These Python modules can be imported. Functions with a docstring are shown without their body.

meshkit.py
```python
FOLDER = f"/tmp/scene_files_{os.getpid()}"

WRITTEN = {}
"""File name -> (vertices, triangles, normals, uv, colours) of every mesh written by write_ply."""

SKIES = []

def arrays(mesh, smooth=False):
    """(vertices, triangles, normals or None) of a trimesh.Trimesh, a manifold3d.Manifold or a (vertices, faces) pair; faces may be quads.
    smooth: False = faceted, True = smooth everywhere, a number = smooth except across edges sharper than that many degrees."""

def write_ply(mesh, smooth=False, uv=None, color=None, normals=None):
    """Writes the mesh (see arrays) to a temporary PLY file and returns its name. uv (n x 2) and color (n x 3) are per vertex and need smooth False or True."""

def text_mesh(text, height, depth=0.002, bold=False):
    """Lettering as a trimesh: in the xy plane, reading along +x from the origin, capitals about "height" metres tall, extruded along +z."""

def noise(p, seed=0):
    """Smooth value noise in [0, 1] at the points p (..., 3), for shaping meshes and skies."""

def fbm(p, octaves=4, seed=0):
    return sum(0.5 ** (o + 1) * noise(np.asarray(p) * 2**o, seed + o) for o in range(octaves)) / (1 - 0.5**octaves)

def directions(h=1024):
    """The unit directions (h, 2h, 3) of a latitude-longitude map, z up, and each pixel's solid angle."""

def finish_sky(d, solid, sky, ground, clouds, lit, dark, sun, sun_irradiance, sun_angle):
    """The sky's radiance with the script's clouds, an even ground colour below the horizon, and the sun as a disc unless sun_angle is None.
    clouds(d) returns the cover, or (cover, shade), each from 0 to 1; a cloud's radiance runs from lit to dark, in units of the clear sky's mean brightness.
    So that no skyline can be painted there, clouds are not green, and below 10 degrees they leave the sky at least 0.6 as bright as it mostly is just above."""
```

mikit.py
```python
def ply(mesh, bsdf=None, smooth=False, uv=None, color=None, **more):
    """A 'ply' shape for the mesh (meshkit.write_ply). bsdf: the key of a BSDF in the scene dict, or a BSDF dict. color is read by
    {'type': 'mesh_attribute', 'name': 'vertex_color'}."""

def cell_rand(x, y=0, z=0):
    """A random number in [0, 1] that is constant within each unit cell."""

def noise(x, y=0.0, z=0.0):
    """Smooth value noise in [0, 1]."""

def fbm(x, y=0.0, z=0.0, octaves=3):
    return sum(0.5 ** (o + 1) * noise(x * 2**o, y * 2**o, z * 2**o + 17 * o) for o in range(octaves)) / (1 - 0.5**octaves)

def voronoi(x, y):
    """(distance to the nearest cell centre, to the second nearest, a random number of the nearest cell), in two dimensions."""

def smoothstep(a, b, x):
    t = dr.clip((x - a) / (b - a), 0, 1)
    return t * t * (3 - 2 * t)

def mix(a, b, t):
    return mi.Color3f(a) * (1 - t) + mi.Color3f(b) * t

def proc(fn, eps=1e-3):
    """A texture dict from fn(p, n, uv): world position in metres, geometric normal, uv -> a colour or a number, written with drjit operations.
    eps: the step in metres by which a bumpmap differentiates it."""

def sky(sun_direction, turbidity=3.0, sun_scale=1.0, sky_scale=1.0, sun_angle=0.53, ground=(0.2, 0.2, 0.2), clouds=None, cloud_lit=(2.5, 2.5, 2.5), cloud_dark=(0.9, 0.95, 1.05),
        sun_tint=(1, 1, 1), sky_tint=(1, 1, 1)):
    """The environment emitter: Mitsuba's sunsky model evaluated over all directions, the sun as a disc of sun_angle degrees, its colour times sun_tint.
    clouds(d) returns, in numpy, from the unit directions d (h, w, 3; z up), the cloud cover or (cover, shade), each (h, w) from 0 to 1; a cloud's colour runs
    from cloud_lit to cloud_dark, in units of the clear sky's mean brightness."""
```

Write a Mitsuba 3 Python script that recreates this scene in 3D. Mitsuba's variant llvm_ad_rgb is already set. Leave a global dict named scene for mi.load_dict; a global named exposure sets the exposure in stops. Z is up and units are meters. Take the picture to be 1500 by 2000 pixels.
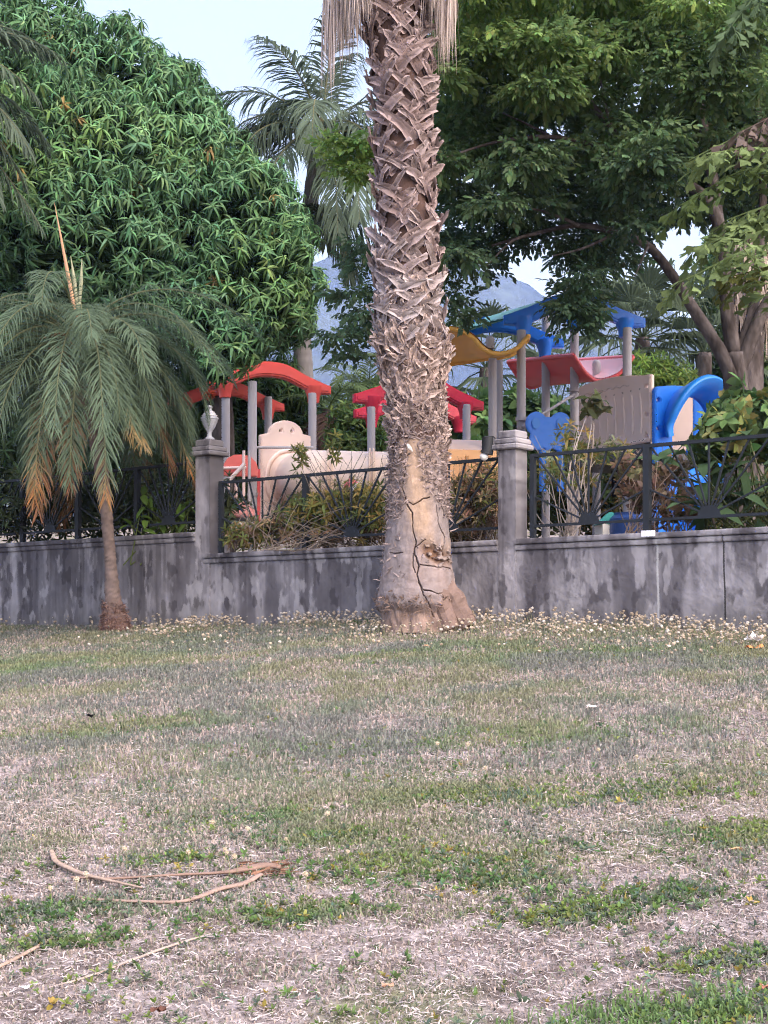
import math, random
import numpy as np, trimesh, mitsuba as mi, drjit as dr
import manifold3d as m3
from shapely.geometry import Polygon, Point
import mikit, meshkit
from mikit import proc

rs = np.random.RandomState(7)
random.seed(7)
T = mi.ScalarTransform4f
scene, labels = {}, {}

# ------------------------------------------------------------------ camera, sky, exposure
E, F, YH = 1.55, 3040.0, 1250.0          # eye height, focal length and horizon row (1500 x 2000 frame)
exposure = 3.62
scene['camera'] = {'type': 'perspective', 'fov': math.degrees(2 * math.atan(750 / F)), 'fov_axis': 'x', 'near_clip': 0.1, 'far_clip': 20000.0,
                   'principal_point_offset_y': -0.125,
                   'to_world': T().look_at(origin=[0, 0, E], target=[0, 1, E], up=[0, 0, 1]),
                   'medium': {'type': 'ref', 'id': 'haze_air'}}
scene['haze_air'] = {'type': 'homogeneous', 'albedo': {'type': 'rgb', 'value': [0.95, 0.95, 0.96]}, 'sigma_t': {'type': 'rgb', 'value': [0.00008, 0.000115, 0.00022]}}


def clouds(d):
    n = meshkit.fbm(d * np.array([2.2, 2.2, 5.0]), 4, 3)
    return np.clip(0.86 + 0.2 * (n - 0.5), 0, 1), np.clip(0.35 + 0.5 * (n - 0.45), 0, 1)


scene['sky_light'] = mikit.sky([0.55, -0.62, 0.75], turbidity=4, sun_scale=0.95, sun_angle=80, sky_scale=1.0, clouds=clouds,
                               cloud_lit=(0.62, 0.76, 1.14), cloud_dark=(0.55, 0.68, 1.04), sun_tint=(0.735, 0.80, 1.15))


# ------------------------------------------------------------------ small helpers
def A(*v):
    return np.array(v, float)


def at(x, y, Y):
    return A((x - 750) / F * Y, Y, E - (y - YH) / F * Y)


def unit(v):
    v = np.asarray(v, float)
    return v / np.maximum(np.linalg.norm(v, axis=-1, keepdims=True), 1e-12)


class MB:
    """collects vertices, triangles and vertex colours"""
    def __init__(s):
        s.v, s.f, s.c, s.n = [], [], [], 0

    def add(s, v, f, c=None):
        v = np.asarray(v, float).reshape(-1, 3)
        f = np.asarray(f, int)
        if f.shape[1] == 4:
            f = np.vstack([f[:, [0, 1, 2]], f[:, [0, 2, 3]]])
        s.v.append(v)
        s.f.append(f + s.n)
        s.n += len(v)
        s.c.append(np.broadcast_to(np.asarray((0.5, 0.5, 0.5) if c is None else c, float), (len(v), 3)))
        return s

    def get(s):
        return np.vstack(s.v), np.vstack(s.f), np.vstack(s.c)


def key_for(base):
    if base not in scene and not any(k.startswith(base + '__') for k in used) and base not in labels and base not in used:
        used.add(base)
        return base
    i = 1
    while f'{base}_{i:03d}' in used:
        i += 1
    k = f'{base}_{i:03d}'
    used.add(k)
    return k


used = set()
counts = {}


def thing(base, label=None, cat=None, group=None, kind=None):
    i = counts.get(base, 0)
    counts[base] = i + 1
    k = base if i == 0 else f'{base}_{i:03d}'
    d = {}
    if label: d['label'] = label
    if cat: d['category'] = cat
    if group: d['group'] = group
    if kind: d['kind'] = kind
    if d: labels[k] = d
    return k


def part(parent, base, m, bsdf, smooth=False, label=None, kind=None, **kw):
    k0 = f'{parent}__{base}'
    i = counts.get(k0, 0)
    counts[k0] = i + 1
    k = k0 if i == 0 else f'{k0}_{i:03d}'
    shape(k, m, bsdf, smooth, **kw)
    d = {}
    if label: d['label'] = label
    if kind: d['kind'] = kind
    if d: labels[k] = d
    return k


def shape(k, m, bsdf, smooth=False, col=None):
    if isinstance(m, MB):
        v, f, c = m.get()
        scene[k] = mikit.ply((v, f), bsdf, smooth=smooth, color=c)
    elif isinstance(m, tuple) and len(m) == 3:
        scene[k] = mikit.ply((m[0], m[1]), bsdf, smooth=smooth, color=m[2])
    else:
        if col is not None:
            v, f, n = meshkit.arrays(m, False)
            if not (smooth is False or smooth is True):
                mm = trimesh.graph.smooth_shade(trimesh.Trimesh(v, f, process=False), angle=math.radians(smooth), facet_minarea=None)
                v, f = np.array(mm.vertices), np.array(mm.faces)
                smooth = True
            scene[k] = mikit.ply((v, f), bsdf, smooth=smooth, color=np.broadcast_to(A(*col), (len(v), 3)) * (1 + 0.30 * (meshkit.fbm(v * 3.1, 4, 5)[:, None] - 0.5)))
        else:
            scene[k] = mikit.ply(m, bsdf, smooth=smooth)


def solo(base, m, bsdf, label, cat, group=None, kind=None, smooth=False, col=None):
    k = thing(base, label, cat, group, kind)
    shape(k, m, bsdf, smooth, col)
    return k


def frames(d, roll=None):
    """(n,3,3) matrices whose columns are x = d, y, z"""
    d = unit(d)
    up = np.where(np.abs(d[:, 2:]) < 0.95, A(0, 0, 1), A(1, 0, 0))
    y = unit(np.cross(up, d))
    z = np.cross(d, y)
    if roll is not None:
        c, s = np.cos(roll)[:, None], np.sin(roll)[:, None]
        y, z = y * c + z * s, z * c - y * s
    return np.stack([d, y, z], -1)


def inst(tv, tf, R, P, S, col, jit=None):
    n, k = len(P), len(tv)
    S = np.broadcast_to(np.asarray(S, float), (n,))
    v = np.einsum('nij,kj->nki', R, tv) * S[:, None, None] + P[:, None]
    f = tf[None] + (np.arange(n) * k)[:, None, None]
    col = np.asarray(col, float)
    c = np.broadcast_to(col if col.ndim == 3 else col[:, None], (n, k, 3))
    if jit is not None:
        c = np.clip(c * jit, 0, 1)
    return v.reshape(-1, 3), f.reshape(-1, 3), c.reshape(-1, 3)


def tube(pts, rad, n=8, caps=True):
    pts = np.asarray(pts, float)
    rad = np.broadcast_to(np.asarray(rad, float), (len(pts),))
    t = unit(np.gradient(pts, axis=0))
    a = unit(np.cross(t, np.where(np.abs(t[:, 2:]) < 0.9, A(0, 0, 1), A(1, 0, 0))))
    for i in range(1, len(a)):
        b = a[i - 1] - t[i] * (a[i - 1] @ t[i])
        a[i] = b / np.linalg.norm(b)
    b = np.cross(t, a)
    ang = np.arange(n) * 2 * np.pi / n
    v = pts[:, None] + rad[:, None, None] * (np.cos(ang)[None, :, None] * a[:, None] + np.sin(ang)[None, :, None] * b[:, None])
    i, j = np.meshgrid(np.arange(len(pts) - 1), np.arange(n), indexing='ij')
    q = np.stack([i * n + j, i * n + (j + 1) % n, (i + 1) * n + (j + 1) % n, (i + 1) * n + j], -1).reshape(-1, 4)
    f = np.vstack([q[:, [0, 1, 2]], q[:, [0, 2, 3]]])
    v = v.reshape(-1, 3)
    if caps:
        m = len(v)
        v = np.vstack([v, pts[:1], pts[-1:]])
        j = np.arange(n)
        f = np.vstack([f, np.stack([(j + 1) % n, j, j * 0 + m], 1), np.stack([m - n + j, m - n + (j + 1) % n, j * 0 + m + 1], 1)])
    return v, f


def smoothline(pts, k=6):
    """Catmull-Rom through the points"""
    p = np.asarray(pts, float)
    p = np.vstack([2 * p[0] - p[1], p, 2 * p[-1] - p[-2]])
    out = []
    for i in range(1, len(p) - 2):
        for t in np.arange(k) / k:
            a, b, c, d = p[i - 1], p[i], p[i + 1], p[i + 2]
            out.append(0.5 * (2 * b + (c - a) * t + (2 * a - 5 * b + 4 * c - d) * t * t + (3 * b - a - 3 * c + d) * t ** 3))
    out.append(p[-2])
    return np.array(out)


def box_axes(c, ax, ay, az):
    """box with centre c and half-axis vectors"""
    s = np.array([[x, y, z] for x in (-1, 1) for y in (-1, 1) for z in (-1, 1)], float)
    v = c + s @ np.array([ax, ay, az], float)
    f = np.array([[0, 1, 3], [0, 3, 2], [4, 6, 7], [4, 7, 5], [0, 4, 5], [0, 5, 1], [2, 3, 7], [2, 7, 6], [0, 2, 6], [0, 6, 4], [1, 5, 7], [1, 7, 3]])
    if np.linalg.det(np.array([ax, ay, az])) < 0: f = f[:, ::-1]
    return v, f


def bar(p, q, w, side):
    d = unit(q - p)
    s = unit(side - d * (side @ d))
    return box_axes((p + q) / 2, (q - p) / 2, s * w / 2, np.cross(d, s) * w / 2)


def slab(poly, thick, o, ex, ey, bev=0.012):
    """polygon (shapely, metres) -> rounded slab: o + x*ex + y*ey, extruded along ex x ey, centred, bevelled rim"""
    ez = np.cross(ex, ey)
    polys = getattr(poly, 'geoms', [poly])
    out = []
    for p in polys:
        cs = m3.CrossSection([np.array(p.exterior.coords)[:-1]] + [np.array(r.coords)[:-1] for r in p.interiors], m3.FillRule.EvenOdd)
        body = m3.Manifold.extrude(cs.offset(-bev, m3.JoinType.Round), thick) 
        mid = m3.Manifold.extrude(cs, thick - 2 * bev).translate([0, 0, bev])
        m1 = m3.Manifold.extrude(cs.offset(-bev * 0.35, m3.JoinType.Round), thick - bev * 0.7).translate([0, 0, bev * 0.35])
        me = (body + mid + m1).to_mesh()
        v = np.array(me.vert_properties)[:, :3]
        v[:, 2] -= thick / 2
        out.append((o + v[:, :1] * ex + v[:, 1:2] * ey + v[:, 2:] * ez, np.array(me.tri_verts)))
    mb = MB()
    for v, f in out: mb.add(v, f)
    v, f, _ = mb.get()
    if np.dot(np.cross(ex, ey), ez) < 0: f = f[:, ::-1]
    return v, f


def lathe(prof, c, n=24):
    prof = np.asarray(prof, float)
    ang = np.arange(n) * 2 * np.pi / n
    v = np.stack([c[0] + prof[:, 0, None] * np.cos(ang), c[1] + prof[:, 0, None] * np.sin(ang), c[2] + np.repeat(prof[:, 1:2], n, 1)], -1)
    k = len(prof)
    i, j = np.meshgrid(np.arange(k - 1), np.arange(n), indexing='ij')
    q = np.stack([i * n + j, i * n + (j + 1) % n, (i + 1) * n + (j + 1) % n, (i + 1) * n + j], -1).reshape(-1, 4)
    return v.reshape(-1, 3), np.vstack([q[:, [0, 1, 2]], q[:, [0, 2, 3]]])


# ------------------------------------------------------------------ wall line and ground
VPX = 1035 - 1 / 0.00024
UW = unit(A(-(750 - VPX) * -1, -F, 0)); UW = unit(A((750 - VPX), -F, 0))       # along the wall, to the right and nearer
NW = A(UW[1], -UW[0], 0)                                                       # out of the wall, towards the lawn
P0 = A((1035 - 750) / F * F / 188, F / 188, 0)
Z = A(0, 0, 1)


def wt(x, off=0.0):
    """distance along the wall of the pixel column x, on the plane 'off' metres in front of its face"""
    d = A((x - 750) / F, 1, 0)
    # P0 + t u + off n = k d
    M = np.array([[UW[0], -d[0]], [UW[1], -d[1]]])
    t, k = np.linalg.solve(M, -(P0 + off * NW)[:2])
    return t


def wp(t, off, z):
    return P0 + np.asarray(t)[..., None] * UW + np.asarray(off)[..., None] * NW + np.asarray(z)[..., None] * Z if np.ndim(t) or np.ndim(off) or np.ndim(z) else P0 + t * UW + off * NW + z * Z


DT = [(wt(x), dz) for x, dz in ((-400, 0.05), (0, 0.03), (410, -0.02), (620, -0.01), (820, 0.025), (1100, -0.02), (1500, -0.14), (1900, -0.25))]
GARDEN = 2.3


def G(X, Y):
    X, Y = np.asarray(X, float), np.asarray(Y, float)
    rx, ry = X - P0[0], Y - P0[1]
    d = rx * NW[0] + ry * NW[1]
    t = rx * UW[0] + ry * UW[1]
    dz = np.interp(t, [a for a, _ in DT], [b for _, b in DT])
    base = 1.72 + dz * np.exp(-np.maximum(d, 0) / 4) - 0.122 * np.minimum(d, 16) - 0.02 * np.clip(d - 16, 0, 40)
    q = np.stack([X, Y, X * 0], -1)
    return base + 0.05 * (meshkit.fbm(q * 0.9, 3, 11) - 0.5) * np.exp(-np.maximum(d - 20, 0) / 20)


def gp(x, y):
    lo, hi = 2.5, 30.0
    for _ in range(50):
        m = (lo + hi) / 2
        if E - (y - YH) / F * m < G((x - 750) / F * m, m): hi = m
        else: lo = m
    return A((x - 750) / F * hi, hi, float(G((x - 750) / F * hi, hi)))


# ------------------------------------------------------------------ materials
VC = {'type': 'mesh_attribute', 'name': 'vertex_color'}
scene['leaf_matte'] = {'type': 'principledthin', 'base_color': VC, 'roughness': 0.5, 'diff_trans': 0.75, 'eta': 1.4}
scene['leaf_gloss'] = {'type': 'principledthin', 'base_color': VC, 'roughness': 0.38, 'diff_trans': 0.4, 'eta': 1.5}
scene['dry_matte'] = {'type': 'twosided', 'bsdf': {'type': 'diffuse', 'reflectance': VC}}
scene['plastic'] = {'type': 'twosided', 'bsdf': {'type': 'principled', 'base_color': VC, 'roughness': 0.38, 'specular': 0.5}}
scene['metal_paint'] = {'type': 'twosided', 'bsdf': {'type': 'principled', 'base_color': VC, 'roughness': 0.6, 'specular': 0.3}}
N_, fb, sst, mx = mikit.noise, mikit.fbm, mikit.smoothstep, mikit.mix
u0, u1 = float(UW[0]), float(UW[1])
t_white, t_joint, t_bare = wt(1285), wt(1415), wt(418)


def concrete(p, n, uv):
    t = (p.x - float(P0[0])) * u0 + (p.y - float(P0[1])) * u1
    z = p.z
    big = fb(t * 0.9, z * 0.55, p.y * 0.3, 4)
    streak = fb(t * 5.5, z * 0.55 + 3, 1.0, 4)
    fine = fb(t * 19, z * 13, p.y * 9, 3)
    blot = fb(t * 4.2 + 9, z * 3.0, 5.0, 4)
    c = mx((0.215, 0.205, 0.22), (0.33, 0.315, 0.335), sst(0.35, 0.65, blot))
    dark = sst(0.40, 0.62, 0.45 * big + 0.55 * streak)
    c = mx(c, (0.07, 0.064, 0.072), dark * 0.68)
    c = mx(c, (0.05, 0.045, 0.05), sst(0.60, 0.72, fb(t * 9 + 4, z * 5, 2.0, 3)) * 0.55)
    c = mx(c, (0.40, 0.385, 0.40), sst(0.60, 0.70, fb(t * 7, z * 3.2, 8.0, 4)) * 0.55)
    c = mx(c, (0.11, 0.10, 0.075), sst(2.05, 1.62, z + 0.5 * (streak - 0.5)) * 0.35)
    drip = sst(0.50, 0.66, fb(t * 8.5, 2.0, 4.0, 3)) * sst(1.75, 2.5, z + 0.6 * (fb(t * 3, 1.0, 9.0, 2) - 0.5))
    c = mx(c, (0.045, 0.04, 0.046), drip * 0.45)
    wob = 0.02 * (N_(z * 4, 1.0, 0.0) - 0.5)
    low = sst(2.62, 2.45, z)
    c = mx(c, (0.42, 0.42, 0.42), sst(0.016, 0.006, dr.abs(t - t_white + wob)) * low * 0.8)
    c = mx(c, (0.03, 0.03, 0.03), sst(0.012, 0.005, dr.abs(t - t_joint + wob)) * low * 0.9)
    return c * (0.82 + 0.36 * fine)


def concrete_bump(p, n, uv):
    t = (p.x - float(P0[0])) * u0 + (p.y - float(P0[1])) * u1
    return fb(t * 22, p.z * 22, p.y * 10, 3)


scene['concrete'] = {'type': 'twosided', 'bsdf': {'type': 'bumpmap', 'arbitrary': proc(concrete_bump, 4e-3), 'scale': 0.012, 'bsdf': {'type': 'diffuse', 'reflectance': proc(concrete)}}}


def soil(p, n, uv):
    a = fb(p.x * 1.1, p.y * 1.1, 0.0, 4)
    b = fb(p.x * 9, p.y * 9, 3.0, 4)
    g = fb(p.x * 60, p.y * 60, 7.0, 2)
    c = mx((0.15, 0.12, 0.11), (0.31, 0.265, 0.255), sst(0.3, 0.7, b))
    c = mx(c, (0.14, 0.155, 0.075), sst(0.48, 0.66, a) * 0.7)
    return c * (0.6 + 0.8 * g)


scene['soil'] = {'type': 'diffuse', 'reflectance': proc(soil)}
scene['garden_soil'] = {'type': 'diffuse', 'reflectance': proc(lambda p, n, uv: mx((0.05, 0.042, 0.03), (0.13, 0.10, 0.075), fb(p.x * 5, p.y * 5, 0.0, 4)))}


def hillside(p, n, uv):
    a = fb(p.x * 0.01, p.y * 0.01, p.z * 0.01, 4)
    b = fb(p.x * 0.06, p.y * 0.06, p.z * 0.06, 3)
    return mx((0.018, 0.026, 0.018), (0.045, 0.058, 0.038), sst(0.35, 0.65, a)) * (0.5 + b)


scene['hillside'] = {'type': 'diffuse', 'reflectance': proc(hillside)}


def bark(p, n, uv):
    a = fb(p.x * 7, p.y * 7, p.z * 2.2, 4)
    g = fb(p.x * 30, p.y * 30, p.z * 9, 3)
    return mx((0.06, 0.05, 0.047), (0.145, 0.125, 0.12), sst(0.3, 0.7, a)) * (0.6 + 0.8 * g)


scene['bark'] = {'type': 'bumpmap', 'arbitrary': proc(lambda p, n, uv: fb(p.x * 26, p.y * 26, p.z * 7, 3), 4e-3), 'scale': 0.02, 'bsdf': {'type': 'diffuse', 'reflectance': proc(bark)}}

# ------------------------------------------------------------------ ground sheets
def axis(fine, step, far, grow=1.22):
    a = list(np.arange(fine[0], fine[1] + 1e-6, step))
    s = step
    while a[-1] < far:
        s *= grow
        a.append(a[-1] + s)
    s = step
    while a[0] > -far and fine[0] < 0:
        s *= grow
        a.insert(0, a[0] - s)
    return np.array(a)


def sheet(ts, ds, zf):
    tt, dd = np.meshgrid(ts, ds, indexing='ij')
    X = P0[0] + tt * UW[0] + dd * NW[0]
    Y = P0[1] + tt * UW[1] + dd * NW[1]
    v = np.stack([X, Y, zf(X, Y, tt, dd)], -1).reshape(-1, 3)
    n, m = len(ts), len(ds)
    i, j = np.meshgrid(np.arange(n - 1), np.arange(m - 1), indexing='ij')
    q = np.stack([i * m + j, (i + 1) * m + j, (i + 1) * m + j + 1, i * m + j + 1], -1).reshape(-1, 4)
    f = np.vstack([q[:, [0, 1, 2]], q[:, [0, 2, 3]]])
    a = np.cross(v[f[0, 1]] - v[f[0, 0]], v[f[0, 2]] - v[f[0, 0]])
    return v, f if a[2] > 0 else f[:, ::-1]


ts = axis((-11, 11), 0.12, 2400)
solo('lawn_ground', sheet(ts, axis((-0.06, 14), 0.1, 2400), lambda X, Y, t, d: G(X, Y)), 'soil', 'dry trampled lawn sloping up to the grey wall', 'lawn', kind='structure', smooth=True)
solo('garden_ground', sheet(axis((-12, 12), 0.5, 2400), -axis((0.1, 24), 0.5, 3800)[::-1], lambda X, Y, t, d: GARDEN + 0.06 * (meshkit.fbm(np.stack([X, Y, X * 0], -1), 3, 4) - 0.5)), 'garden_soil',
     'bare garden soil behind the wall', 'ground', kind='structure', smooth=True)


def hill(x0, x1, y0, y1, fn, n=90):
    xs, ys = np.linspace(x0, x1, 2 * n), np.linspace(y0, y1, n)
    X, Y = np.meshgrid(xs, ys, indexing='ij')
    Zz = fn(X, Y)
    v = np.stack([X, Y, Zz], -1).reshape(-1, 3)
    i, j = np.meshgrid(np.arange(2 * n - 1), np.arange(n - 1), indexing='ij')
    q = np.stack([i * n + j, (i + 1) * n + j, (i + 1) * n + j + 1, i * n + j + 1], -1).reshape(-1, 4)
    return v, np.vstack([q[:, [0, 1, 2]], q[:, [0, 2, 3]]])


def far_hill(X, Y):
    f = meshkit.fbm(np.stack([X, Y, X * 0], -1) / 420, 5, 21)
    r = np.exp(-((Y - 2600 - 150 * np.sin(X / 500)) / 520) ** 2)
    return -10 + (430 + 290 * (f - 0.35) + 60 * np.sin(X / 330 + 0.6)) * r * 1.12


def near_hill(X, Y):
    f = meshkit.fbm(np.stack([X, Y, X * 0], -1) / 230, 5, 31)
    r = np.exp(-((Y - 1300) / 260) ** 2) * (0.55 + 0.45 * np.tanh((np.abs(X - 30) - 60) / 150))
    return -10 + (250 + 150 * (f - 0.5)) * r


solo('hills', hill(-1900, 1900, 1500, 3500, far_hill), 'hillside', 'hazy blue wooded mountain ridge far behind the garden', 'mountain', kind='structure', smooth=True)
solo('hills', hill(-1000, 1000, 750, 1900, near_hill), 'hillside', 'nearer hazy blue wooded slope below the ridge', 'mountain', kind='structure', smooth=True)
scene['haze'] = {'type': 'cube', 'to_world': T().translate([0, 600, 448.0]).scale([3950, 4000, 452.0]), 'bsdf': {'type': 'null'}, 'interior': {'type': 'ref', 'id': 'haze_air'}}
labels['haze'] = {'kind': 'stuff', 'label': 'thin bluish haze in the evening air', 'category': 'haze'}

# ------------------------------------------------------------------ wall, pillars, railings
LEFT, LOW = 0.275, 0.0
tP1, tP2 = wt(382, 0.01) + 0.122, wt(973, 0.01) + 0.11                 # pillar centres
A1, A2 = 0.122, 0.11                                                    # half widths
COP = E + 1.055


def chamfer_box(t0, t1, o0, o1, z0, z1, b=0.008):
    """box in wall coordinates with chamfered edges"""
    pts = []
    for (ta, tb, oa, ob, za, zb) in ((t0, t1, o0 + b, o1 - b, z0 + b, z1 - b), (t0 + b, t1 - b, o0, o1, z0 + b, z1 - b), (t0 + b, t1 - b, o0 + b, o1 - b, z0, z1)):
        pts += [wp(t, o, z) for t in (ta, tb) for o in (oa, ob) for z in (za, zb)]
    return trimesh.convex.convex_hull(np.array(pts))


def worn_box(t0, t1, o0, o1, z0, z1, amp=0.006, step=0.05, seed=0):
    """long masonry box: subdivided and slightly uneven"""
    def ax(a, b): return np.linspace(a, b, max(2, int((b - a) / step) + 1))
    T_, O_, Z_ = ax(t0, t1), np.array([o0, o0 + 0.008, o1 - 0.008, o1]), np.array([z0] + list(np.linspace(z0 + 0.01, z1 - 0.01, max(2, int((z1 - z0) / step)))) + [z1])
    mb = MB()
    def face(P, flip):
        n, m = P.shape[:2]
        i, j = np.meshgrid(np.arange(n - 1), np.arange(m - 1), indexing='ij')
        q = np.stack([i * m + j, (i + 1) * m + j, (i + 1) * m + j + 1, i * m + j + 1], -1).reshape(-1, 4)
        mb.add(P.reshape(-1, 3), q[:, ::-1] if flip else q)
    def pos(t, o, z):
        b = 0.01
        t, o, z = np.broadcast_arrays(t, o, z)
        q = np.stack([t * 2.3, o * 3, z * 2.3], -1)
        d = amp * 2 * (meshkit.fbm(q + seed, 4, seed) - 0.5)
        ez = np.where((z == z1) | (z == z0), 1, 0) * np.where((o == o1), -1, np.where(o == o0, 1, 0))
        eo = np.where((o == o1), 1, 0)
        return P0 + t[..., None] * UW + (o + d * eo + 0.008 * ez)[..., None] * NW + (z + np.where(z == z1, d, 0))[..., None] * Z
    a, c = np.meshgrid(T_, Z_, indexing='ij'); face(pos(a, o1, c), False); face(pos(a, o0, c), True)
    a, b = np.meshgrid(T_, O_, indexing='ij'); face(pos(a, b, z1), True); face(pos(a, b, z0), False)
    b, c = np.meshgrid(O_, Z_, indexing='ij'); face(pos(t1, b, c), True); face(pos(t0, b, c), False)
    v, f, _ = mb.get()
    m = trimesh.Trimesh(v, f, process=False); m.merge_vertices()
    if m.volume < 0: m.invert()
    return m


def wall_section(t0, t1, top, label, seed):
    w = thing('garden_wall', label, 'wall', 'sections of the weathered garden wall')
    part(w, 'body', worn_box(t0, t1, -0.2, 0, 0.9, top - 0.115, seed=seed), 'concrete', smooth=40)
    # coping of two bands, the upper one proud, in lengths with open joints
    tt = t0
    i = 0
    while tt < t1 - 0.05:
        te = min(tt + 2.35, t1)
        if t1 - te < 0.5: te = t1
        e = 0.0 if te == t1 else 0.006
        part(w, 'coping_band', worn_box(tt, te - e, -0.225, 0.028, top - 0.117, top - 0.060, 0.003, seed=seed + i), 'concrete', smooth=40)
        part(w, 'coping', worn_box(tt, te - e, -0.24, 0.047, top - 0.056, top, 0.004, seed=seed + 7 + i), 'concrete', smooth=40)
        tt = te
        i += 1
    return w


TL, TR = wt(-420), wt(1960)
wall_section(TL, tP1 - A1, COP + LEFT, 'left higher section of stained grey wall behind the small palm', 1)
wall_section(tP1 + A1 - 0.09, tP2 - A2, COP, 'middle section of stained grey wall between the two pillars', 2)
wall_section(tP2 + A2, TR, COP, 'right section of stained grey wall with a white drip line', 3)


def pillar(t, a, top, label, urn):
    k = thing('wall_pillar', label, 'pillar', 'pillars of the garden wall')
    part(k, 'shaft', worn_box(t - a, t + a, 0.012 - 2 * a, 0.012, 0.9, top - 0.2, 0.004, seed=5), 'concrete', smooth=40)
    o = 0.012 - a
    for nm, w, z0, z1 in (('cap_slab', a + 0.055, top - 0.2, top - 0.145), ('cap_slab', a + 0.035, top - 0.143, top - 0.085), ('cap_block', a + 0.005, top - 0.084, top)):
        part(k, nm, chamfer_box(t - w, t + w, o - w, o + w, z0, z1, 0.012), 'concrete')
    return wp(t, o, top)


top1 = pillar(tP1, A1, E + 2.46, 'left wall pillar with a pale urn finial on top', True)
top2 = pillar(tP2, A2, E + 2.2, 'right wall pillar with a lamp on its left side', False)

k = thing('urn_finial', 'pale ribbed stone urn finial on the left pillar', 'finial')
prof = [(0, 0), (0.07, 0), (0.075, 0.03), (0.04, 0.05), (0.032, 0.10), (0.05, 0.14), (0.085, 0.19), (0.115, 0.26), (0.125, 0.30), (0.135, 0.305), (0.135, 0.325), (0.105, 0.335), (0.095, 0.37), (0.06, 0.41), (0.035, 0.43), (0.03, 0.45), (0.045, 0.475), (0.03, 0.50), (0, 0.505)]
part(k, 'urn', lathe(np.array(prof) * [0.82, 0.86], top1, 28), 'plastic', smooth=35, col=(0.42, 0.43, 0.47))
for i in range(3):
    zz = 0.345 + 0.025 * i
    part(k, 'ring', lathe(np.array([(0.105 - 0.02 * i, zz), (0.118 - 0.02 * i, zz + 0.005), (0.118 - 0.02 * i, zz + 0.013), (0.10 - 0.02 * i, zz + 0.018)]) * [0.82, 0.86], top1, 24), 'plastic', smooth=35, col=(0.72, 0.7, 0.72))

IRON = (0.018, 0.022, 0.028)
OFFF = -0.10


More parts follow.
